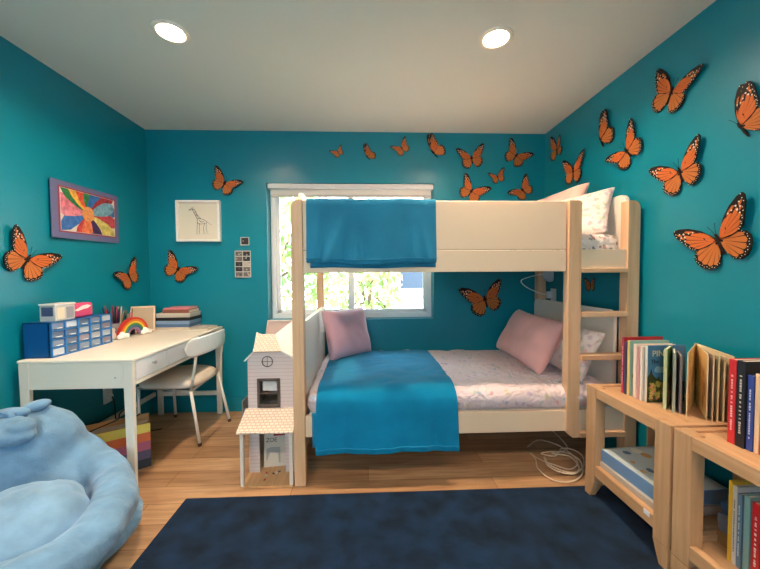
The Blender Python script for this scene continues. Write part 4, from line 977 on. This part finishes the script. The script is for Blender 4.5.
tag(bx('shelf_label', (BKX0 + .0, 1.315, .168), (BKX0 + .006, 1.345, .188), mat('label_white', (226, 230, 240), .5), None, .002), 'small white label stuck on the shelf rail of the far bookcase', 'label')
flatbox('game_box', (1.33, 1.10, SHELFZ), (1.53, 1.178, SHELFZ + .05), (150, 110, 70), (160, 120, 80), 'brown game box at the back of the near bookcase', 0, seed=5)
flatbox('game_box', (1.33, 1.10, SHELFZ + .0515), (1.53, 1.176, SHELFZ + .115), (110, 116, 130), (120, 126, 140), 'grey game box on the brown one in the near bookcase', 0, seed=6)
flatbox('game_box', (1.34, 1.10, SHELFZ + .1165), (1.53, 1.174, SHELFZ + .16), (60, 86, 130), (70, 96, 140), 'dark blue game box topmost at the back of the near bookcase', 0, seed=7)

# ------------------------------------------------------------------ wall pictures
gf = thing('giraffe_picture', 'white box-framed giraffe drawing on the back wall above the desk', 'picture', (-1.448, YB, 1.482))
gx0, gx1, gz0, gz1, gd = -1.615, -1.250, 1.484, 1.832, .042
b = BM(); q = .018
for lo, hi in (((gx0, YB - gd, gz0), (gx0 + q, YB - .001, gz1)), ((gx1 - q, YB - gd, gz0), (gx1, YB - .001, gz1)), ((gx0 + q, YB - gd, gz0), (gx1 - q, YB - .001, gz0 + q)), ((gx0 + q, YB - gd, gz1 - q), (gx1 - q, YB - .001, gz1))): box(b, lo, hi, .0015, 1)
obj('frame_border', b, mat('frame_white', (244, 244, 240), .5), gf)
bx('drawing_paper', (gx0 + q, YB - .022, gz0 + q), (gx1 - q, YB - .018, gz1 - q), mat('drawing_cream', (232, 224, 206), .8), gf, 0)
def stroke(name, segs, parent, m, y):
    b = BM()
    for P, r in segs: tube(b, smoothpts([Vector((p[0], y, p[1])) for p in P], 4), r * .62, 6)
    return obj(name, b, m, parent)
def gp(u, v): return (gx0 + u * (gx1 - gx0), gz0 + v * (gz1 - gz0))   # picture coordinates 0..1
PENC = mat('pencil_grey', (112, 108, 106), .8, .1)
body = [([gp(.36, .80), gp(.42, .66), gp(.47, .55)], .0042), ([gp(.40, .80), gp(.47, .66), gp(.55, .56)], .0036), ([gp(.44, .74), gp(.46, .64), gp(.51, .56)], .003), ([gp(.28, .76), gp(.33, .80), gp(.39, .79)], .0042), ([gp(.29, .765), gp(.34, .775), gp(.38, .77)], .003), ([gp(.355, .81), gp(.35, .85)], .002), ([gp(.375, .81), gp(.38, .85)], .002),
        ([gp(.47, .56), gp(.56, .555), gp(.64, .52), (gp(.70, .47))], .0036), ([gp(.47, .55), gp(.48, .45), gp(.56, .43), gp(.66, .45)], .0032), ([gp(.52, .53), gp(.55, .48), gp(.62, .49)], .004),
        ([gp(.47, .48), gp(.46, .34), gp(.455, .20)], .0028), ([gp(.52, .45), gp(.51, .33), gp(.515, .20)], .0026), ([gp(.64, .46), gp(.61, .34), gp(.62, .21)], .0028), ([gp(.68, .47), gp(.67, .34), gp(.69, .22)], .0026), ([gp(.70, .48), gp(.76, .43), gp(.80, .41)], .0018), ([gp(.42, .19), gp(.54, .185)], .0012), ([gp(.58, .19), gp(.74, .195)], .0012), ([gp(.40, .72), gp(.45, .70)], .003), ([gp(.43, .66), gp(.48, .63)], .003)]
stroke('giraffe_drawing', body, gf, PENC, YB - .0225)
pc0 = thing('flower_painting', 'child\'s painted multicoloured flower with a purple-blue mount on the left wall', 'picture', (XL, 2.32, 1.44))
# the sheet stands off the wall a little more at its near edge
Mw = Matrix.Translation((XL + .004, 2.05, 1.436)) @ Matrix.Rotation(R_(.0), 4, 'Z')
LW, LH = .543, .348
def wallP(u, v, o): return Vector((XL + .003 + .012 * (1 - u / LW) + o, 2.035 + u, 1.430 + v + .012 * u / LW))
def wallpoly(b, pts, o0, o1, mi=0):
    va = [b.verts.new(wallP(*p, o0)) for p in pts]; vb = [b.verts.new(wallP(*p, o1)) for p in pts]; n = len(pts)
    fs = [b.faces.new(va), b.faces.new(vb[::-1])] + [b.faces.new((va[i], vb[i], vb[(i + 1) % n], va[(i + 1) % n])) for i in range(n)]
    for f in fs: f.material_index = mi
def rectp(u0, v0, u1, v1): return [(u0, v0), (u1, v0), (u1, v1), (u0, v1)]
b = BM(); wallpoly(b, rectp(0, 0, LW, LH), 0, .004); obj('mount', b, mat('mount_purple', (104, 108, 150), .8), pc0)
b = BM(); wallpoly(b, rectp(.045, .035, LW - .03, LH - .03), .004, .005); obj('inner_border', b, mat('mount_red', (150, 70, 90), .8), pc0)
b = BM(); u0, v0, u1, v1 = .057, .045, LW - .040, LH - .040; wallpoly(b, rectp(u0, v0, u1, v1), .005, .006); obj('painting_paper', b, mat('painting_paper', (224, 214, 206), .8), pc0)
PT = [((60, 120, 170), 12, .20), ((190, 70, 80), -8, .20), ((210, 196, 110), -30, .2), ((60, 40, 90), -62, .15), ((200, 60, 60), -112, .14), ((226, 120, 80), -95, .13), ((60, 110, 180), 205, .20), ((226, 140, 160), 176, .20), ((214, 120, 140), 163, .20), ((40, 120, 70), 140, .21), ((226, 170, 70), 125, .17), ((214, 80, 60), 108, .16), ((50, 130, 80), 86, .14), ((50, 110, 180), 64, .16), ((160, 50, 60), 36, .2), ((120, 170, 190), 20, .18)]
cu, cv = .262, .172
for k, (c3, a, L_) in enumerate(PT):
    a = R_(a); d = Vector((math.cos(a), math.sin(a))); n = Vector((-d.y, d.x)); pts = []
    wd = .047; L_ *= 1.35
    for t_, wf in ((.12, .25), (.35, .7), (.65, 1), (.9, .75), (1, .35)): pts.append(Vector((cu, cv)) + d * L_ * t_ + n * wd * wf)
    for t_, wf in ((1, .35), (.9, .75), (.65, 1), (.35, .7), (.12, .25)): pts.append(Vector((cu, cv)) + d * L_ * t_ - n * wd * wf)
    pts = [(min(max(p.x, u0 + .002), u1 - .002), min(max(p.y, v0 + .002), v1 - .002)) for p in pts]
    P2 = []
    for p in pts:
        if not P2 or math.dist(p, P2[-1]) > .0008: P2.append(p)
    b = BM(); wallpoly(b, P2, .006, .0064 + .0001 * k); obj('painted_petal', b, mat('petal_%d' % k, c3, .7, var=.35, vscale=40), pc0)
b = BM(); wallpoly(b, [(cu + .048 * math.cos(j * .314), cv + .05 * math.sin(j * .314)) for j in range(20)], .006, .0088); obj('painted_centre', b, mat('petal_centre', (222, 150, 90), .7, var=.2, vscale=60), pc0)
# photo strips on the casing edge
def snap(name, x0, x1, z0, z1, label, seed, grid):
    t = thing(name, label, 'photo', ((x0 + x1) / 2, YB - .016, z0), group='photos stuck beside the window')
    yb = YB - .0205
    bx('print_paper', (x0, yb - .0015, z0), (x1, yb, z1), mat('photo_paper', (214, 206, 196), .4), t, 0)
    rnd = random.Random(seed); b = BM(); nx, nz = grid; cs = [(40, 42, 50), (186, 178, 168), (110, 104, 104), (216, 208, 196), (160, 70, 60)]; e = .006
    for i in range(nx):
        for j in range(nz):
            a0, a1 = x0 + e + (x1 - x0 - e) * i / nx, x0 + (x1 - x0 - e) * (i + 1) / nx; c0, c1 = z0 + e + (z1 - z0 - e) * j / nz, z0 + (z1 - z0 - e) * (j + 1) / nz
            box(b, (a0, yb - .0018, c0), (a1, yb - .0015, c1), mi=rnd.randrange(3))
            for q in range(4):
                cx, cz = rnd.uniform(a0 + .006, a1 - .006), rnd.uniform(c0 + .006, c1 - .006); s = rnd.uniform(.003, .006)
                prism(b, [(cx + s * math.cos(w), cz + 1.2 * s * math.sin(w)) for w in (0, 1.05, 2.1, 3.14, 4.2, 5.2)], 'y', yb - .0019 - .00005 * q, yb - .0018, mi=rnd.randrange(5))
    obj('printed_picture', b, [mat('photo_%d_%d_%d' % c, c, .4) for c in cs], t)
snap('photo_print', -1.084, -1.010, 1.452, 1.522, 'small dark photo stuck on the wall left of the window', 4, (1, 1))
snap('photo_strip', -1.136, -1.000, 1.176, 1.405, 'black and white photo booth strip on the wall left of the window', 6, (2, 5))

# ------------------------------------------------------------------ butterflies
ORG = mat('monarch_orange', (208, 108, 54), .6, .2); ORG2 = mat('monarch_amber', (198, 116, 60), .6, .2); BLK = mat('monarch_black', (34, 24, 24), .6, .2); DOT = mat('monarch_white', (240, 226, 210), .6, .2)
FOREP = [(.02, .02), (.10, .20), (.30, .52), (.55, .76), (.80, .90), (.96, .93), (1.0, .84), (.97, .66), (.88, .46), (.80, .28), (.72, .12), (.60, .03), (.30, -.02)]
HINDP = [(.02, .01), (.28, .02), (.52, .04), (.70, -.04), (.78, -.20), (.76, -.38), (.66, -.54), (.52, -.66), (.36, -.70), (.22, -.64), (.12, -.46), (.04, -.20)]
def ray(poly, o, a):
    d = (math.cos(a), math.sin(a)); best = .01
    for (x1, y1), (x2, y2) in zip(poly, poly[1:] + poly[:1]):
        ex, ey = x2 - x1, y2 - y1; den = d[0] * ey - d[1] * ex
        if abs(den) < 1e-9: continue
        t = ((x1 - o[0]) * ey - (y1 - o[1]) * ex) / den; s = ((x1 - o[0]) * d[1] - (y1 - o[1]) * d[0]) / den
        if t > 0 and -1e-6 <= s <= 1 + 1e-6: best = max(best, t)
    return best
def wing_mesh(name, poly, o, cells, dots, side, amber):
    b = BM(); sx = side
    def P(p, z): return (p[0] * sx, p[1], z)
    va = [b.verts.new(P(p, 0)) for p in poly]; vb = [b.verts.new(P(p, .03)) for p in poly]
    b.faces.new(va); b.faces.new(vb[::-1]); n = len(poly)
    for i in range(n): b.faces.new((va[i], vb[i], vb[(i + 1) % n], va[(i + 1) % n]))
    for a0, a1, f0, f1 in cells:
        pts = []
        for k in range(5):
            a = R_(a0 + (a1 - a0) * k / 4); r = ray(poly, o, a); q = f1 * (1 - .05 * abs(k - 2) / 2) * r; pts.append((o[0] + q * math.cos(a), o[1] + q * math.sin(a)))
        for k in (4, 2, 0):
            a = R_(a0 + (a1 - a0) * k / 4); q = f0 * ray(poly, o, a); pts.append((o[0] + q * math.cos(a), o[1] + q * math.sin(a)))
        va = [b.verts.new(P(p, .031)) for p in pts]; vb = [b.verts.new(P(p, .042)) for p in pts]; n = len(pts); fs = [b.faces.new(vb)]
        for i in range(n): fs.append(b.faces.new((va[i], va[(i + 1) % n], vb[(i + 1) % n], vb[i])))
        for f in fs: f.material_index = 1
    for a, f, s in dots:
        r = f * ray(poly, o, R_(a)); c = (o[0] + r * math.cos(R_(a)), o[1] + r * math.sin(R_(a)))
        pts = [(c[0] + s * math.cos(k * 1.047), c[1] + s * math.sin(k * 1.047)) for k in range(6)]
        f_ = b.faces.new([b.verts.new(P(p, .045)) for p in pts]); f_.material_index = 2
    bmesh.ops.recalc_face_normals(b, faces=b.faces)
    me = bpy.data.meshes.new(name); b.to_mesh(me); b.free()
    for m in (BLK, ORG2 if amber else ORG, DOT): me.materials.append(m)
    return me
fcells = [(-1, 10.1, .12, .89), (11.9, 21.3, .14, .89), (22.9, 31.3, .29, .87), (32.9, 41, .30, .76), (33, 36.4, .80, .89), (37.6, 40.6, .80, .92), (45.5, 52, .66, .80), (42, 53, .08, .60), (22.7, 40.8, .06, .27), (53.8, 61, .25, .66)]
fdots = [(a, .93 if i % 2 else .965, .015) for i, a in enumerate(range(4, 46, 4))] + [(a, .84, .024) for a in (30, 36, 41)] + [(a, .74, .030) for a in (37, 42.5)] + [(a, .66, .024) for a in (46, 50)]
hcells = [(1, -14.2, .08, .885), (-16.4, -30.2, .12, .885), (-32.4, -45.2, .14, .885), (-47.4, -58.2, .14, .885), (-60.4, -70.2, .12, .885), (-72.4, -84, .08, .865)]
hdots = [(-a, .925 if i % 2 else .955, .013) for i, a in enumerate(range(3, 82, 5))]
WM = {}
for s in (1, -1):
    WM['f', s] = wing_mesh('forewing', FOREP, (.02, .02), fcells, fdots, s, False); WM['h', s] = wing_mesh('hindwing', HINDP, (.02, .01), hcells, hdots, s, True)
def body_mesh():
    b = BM(); tube(b, [(0, .17, .05), (0, .13, .05), (0, .05, .05), (0, -.05, .05), (0, -.22, .045), (0, -.38, .04), (0, -.42, .04)], [.01, .045, .05, .035, .045, .03, .008], 8)
    ellipsoid(b, (0, .17, .055), (.035, .04, .035), sub=2)
    me = bpy.data.meshes.new('body'); b.to_mesh(me); b.free(); me.materials.append(BLK); return me
def ant_mesh():
    b = BM()
    for s in (-1, 1): tube(b, [(s * .015, .19, .06), (s * .05, .34, .07), (s * .11, .50, .075)], [.006, .005, .009], 5)
    me = bpy.data.meshes.new('antennae'); b.to_mesh(me); b.free(); me.materials.append(BLK); return me
BODY, ANT = body_mesh(), ant_mesh()
GRB = 'monarch butterfly wall decorations'
WALL = {'L': (Vector((XL, 0, 0)), Vector((0, 1, 0)), Vector((1, 0, 0))), 'B': (Vector((0, YB, 0)), Vector((1, 0, 0)), Vector((0, -1, 0))), 'R': (Vector((XR, 0, 0)), Vector((0, -1, 0)), Vector((-1, 0, 0)))}
def butterfly(wall, c, lt, rt_, label, kind='open', grow=1):
    """c, lt, rt_: centre, left and right forewing tips as (along-wall axis, height) in metres"""
    o, ax, nz = WALL[wall]
    sgn = -1 if wall == 'R' else 1
    def loc(p): return (p[0] * sgn, p[1])
    C0, L0, R0 = loc(c), loc(lt), loc(rt_ or lt)
    vl = Vector((L0[0] - C0[0], L0[1] - C0[1])); vr = Vector((R0[0] - C0[0], R0[1] - C0[1]))
    al, ar = math.atan2(vl.y, vl.x), math.atan2(vr.y, vr.x)
    if kind == 'open':
        if al < ar: al += 2 * math.pi
        axis = (al + ar) / 2; half = (al - ar) / 2; size = (vl.length + vr.length) / 2 / 1.31; sl, sr = vl.length / 1.31 / size, vr.length / 1.31 / size
    else: axis = al + R_(37); size = vl.length / 1.3 * grow; half = R_(46)
    M_ = Matrix((ax, Vector((0, 0, 1)), nz)).transposed().to_4x4(); M_.translation = o + ax * C0[0] + Vector((0, 0, C0[1])) + nz * .004
    r = bpy.data.objects.new('butterfly', None); COL.objects.link(r); r.empty_display_size = .05; tag(r, label, 'butterfly', GRB)
    r.matrix_world = M_ @ Matrix.Rotation(axis - math.pi / 2, 4, 'Z') @ Matrix.Scale(size, 4)
    nat = R_(90) - math.atan2(.91, .98)
    def child(nm, me, Ml):
        q = bpy.data.objects.new(nm, me); COL.objects.link(q); q.parent = r; q.matrix_local = Ml
    lift = R_(6)
    if kind == 'open':
        for s, scl in ((1, sr), (-1, sl)):
            dlt = (nat - half) * s
            child('hindwing', WM['h', s], Matrix.Rotation(dlt * .45, 4, 'Z') @ Matrix.Rotation(-s * lift * .7, 4, 'Y') @ Matrix.Diagonal((.3 + .7 * scl, .3 + .7 * scl, 1, 1)))
            child('forewing', WM['f', s], Matrix.Translation((0, 0, .02)) @ Matrix.Rotation(dlt, 4, 'Z') @ Matrix.Rotation(-s * lift, 4, 'Y') @ Matrix.Diagonal((scl, scl, 1, 1)))
        child('body', BODY, Matrix()); child('antennae', ANT, Matrix())
    else:   # wings closed over the back: one pair of wings shows
        s = 1 if kind == 'side' else -1
        for k, (a, z) in enumerate(((0, .03), (9, .0))):
            child('forewing', WM['f', s], Matrix.Translation((0, 0, z + .03)) @ Matrix.Rotation(s * R_(a + 10), 4, 'Z'))
            if k == 0: child('hindwing', WM['h', s], Matrix.Translation((0, 0, z)) @ Matrix.Rotation(s * R_(a + 12), 4, 'Z'))
        child('body', BODY, Matrix()); child('antennae', ANT, Matrix())
    return r
BF = [
    ('L', (1.894, 1.291), (1.827, 1.469), (2.084, 1.317), 'large orange monarch butterfly on the left wall below the flower painting', 'open'),
    ('L', (2.666, 1.196), (2.491, 1.21), (2.728, 1.345), 'smaller monarch butterfly low on the left wall near the corner', 'open'),
    ('B', (-1.213, 1.982), (-1.28, 2.131), (-1.054, 1.995), 'monarch butterfly on the back wall above and right of the giraffe picture', 'open'),
    ('B', (-1.624, 1.247), (-1.683, 1.414), (-1.448, 1.252), 'monarch butterfly on the back wall below the giraffe picture', 'open'),
    ('B', (-0.242, 2.257), (-0.32, 2.261), (-0.212, 2.321), 'tiny monarch butterfly first in the row above the window', 'open'),
    ('B', (0.013, 2.216), (0.005, 2.306), None, 'small wings-closed monarch second in the row above the window', 'side', 1.3),
    ('B', (0.313, 2.296), (0.208, 2.303), (0.342, 2.395), 'small open monarch third in the row above the window', 'open'),
    ('B', (0.592, 2.255), (0.574, 2.384), None, "wings-closed monarch with fringed tips above the window's upper right corner", 'side', 1.3),
    ('B', (0.93, 2.213), (0.789, 2.291), (1.035, 2.338), 'broad evenly spread monarch high on the back wall right of the window', 'open'),
    ('B', (1.329, 2.238), (1.275, 2.39), (1.486, 2.249), 'monarch tilted to the right high on the back wall by the corner', 'open'),
    ('B', (1.164, 2.05), (1.074, 2.081), (1.218, 2.133), 'smallest monarch amid the five on the back wall above the guard rail', 'open'),
    ('B', (0.928, 1.924), (0.874, 2.08), (1.104, 1.95), 'monarch partly hidden by the guard rail just right of the window casing', 'open'),
    ('B', (1.389, 1.937), (1.249, 1.91), (1.419, 2.079), 'monarch partly hidden by the guard rail beside the pink pillow', 'open'),
    ('B', (1.056, 0.965), (0.814, 1.06), (1.188, 1.147), 'large dark orange monarch between the bunks right of the window', 'open'),
    ('R', (2.724, 2.219), (2.801, 2.357), (2.673, 2.325), 'monarch highest on the right wall next to the back corner', 'open'),
    ('R', (2.499, 1.975), (2.619, 2.091), (2.357, 2.091), 'monarch on the right wall just above the pink upper pillow', 'open'),
    ('R', (2.203, 2.094), (2.161, 2.292), None, 'wings-closed monarch on the right wall above the ladder', 'side', 0.92),
    ('R', (1.976, 1.937), (2.142, 1.938), (1.934, 2.113), "monarch on the right wall above the bunk bed's right end panel", 'open'),
    ('R', (1.687, 2.131), (1.758, 2.29), (1.515, 2.166), 'monarch nearest the ceiling on the right wall', 'open'),
    ('R', (1.628, 1.705), (1.797, 1.767), (1.524, 1.85), 'large monarch at mid height on the right wall', 'open'),
    ('R', (1.434, 1.342), (1.635, 1.402), (1.329, 1.529), 'largest monarch, lowest on the right wall above the bookcases', 'open'),
    ('R', (1.356, 1.81), (1.332, 2.001), None, 'large wings-closed monarch cut off by the edge of the picture', 'side', 0.92),
    ('R', (2.288, 1.109), (2.349, 1.161), (2.237, 1.163), 'little dark monarch on the right wall seen between the ladder rungs', 'open')
]
for row in BF: butterfly(*row)
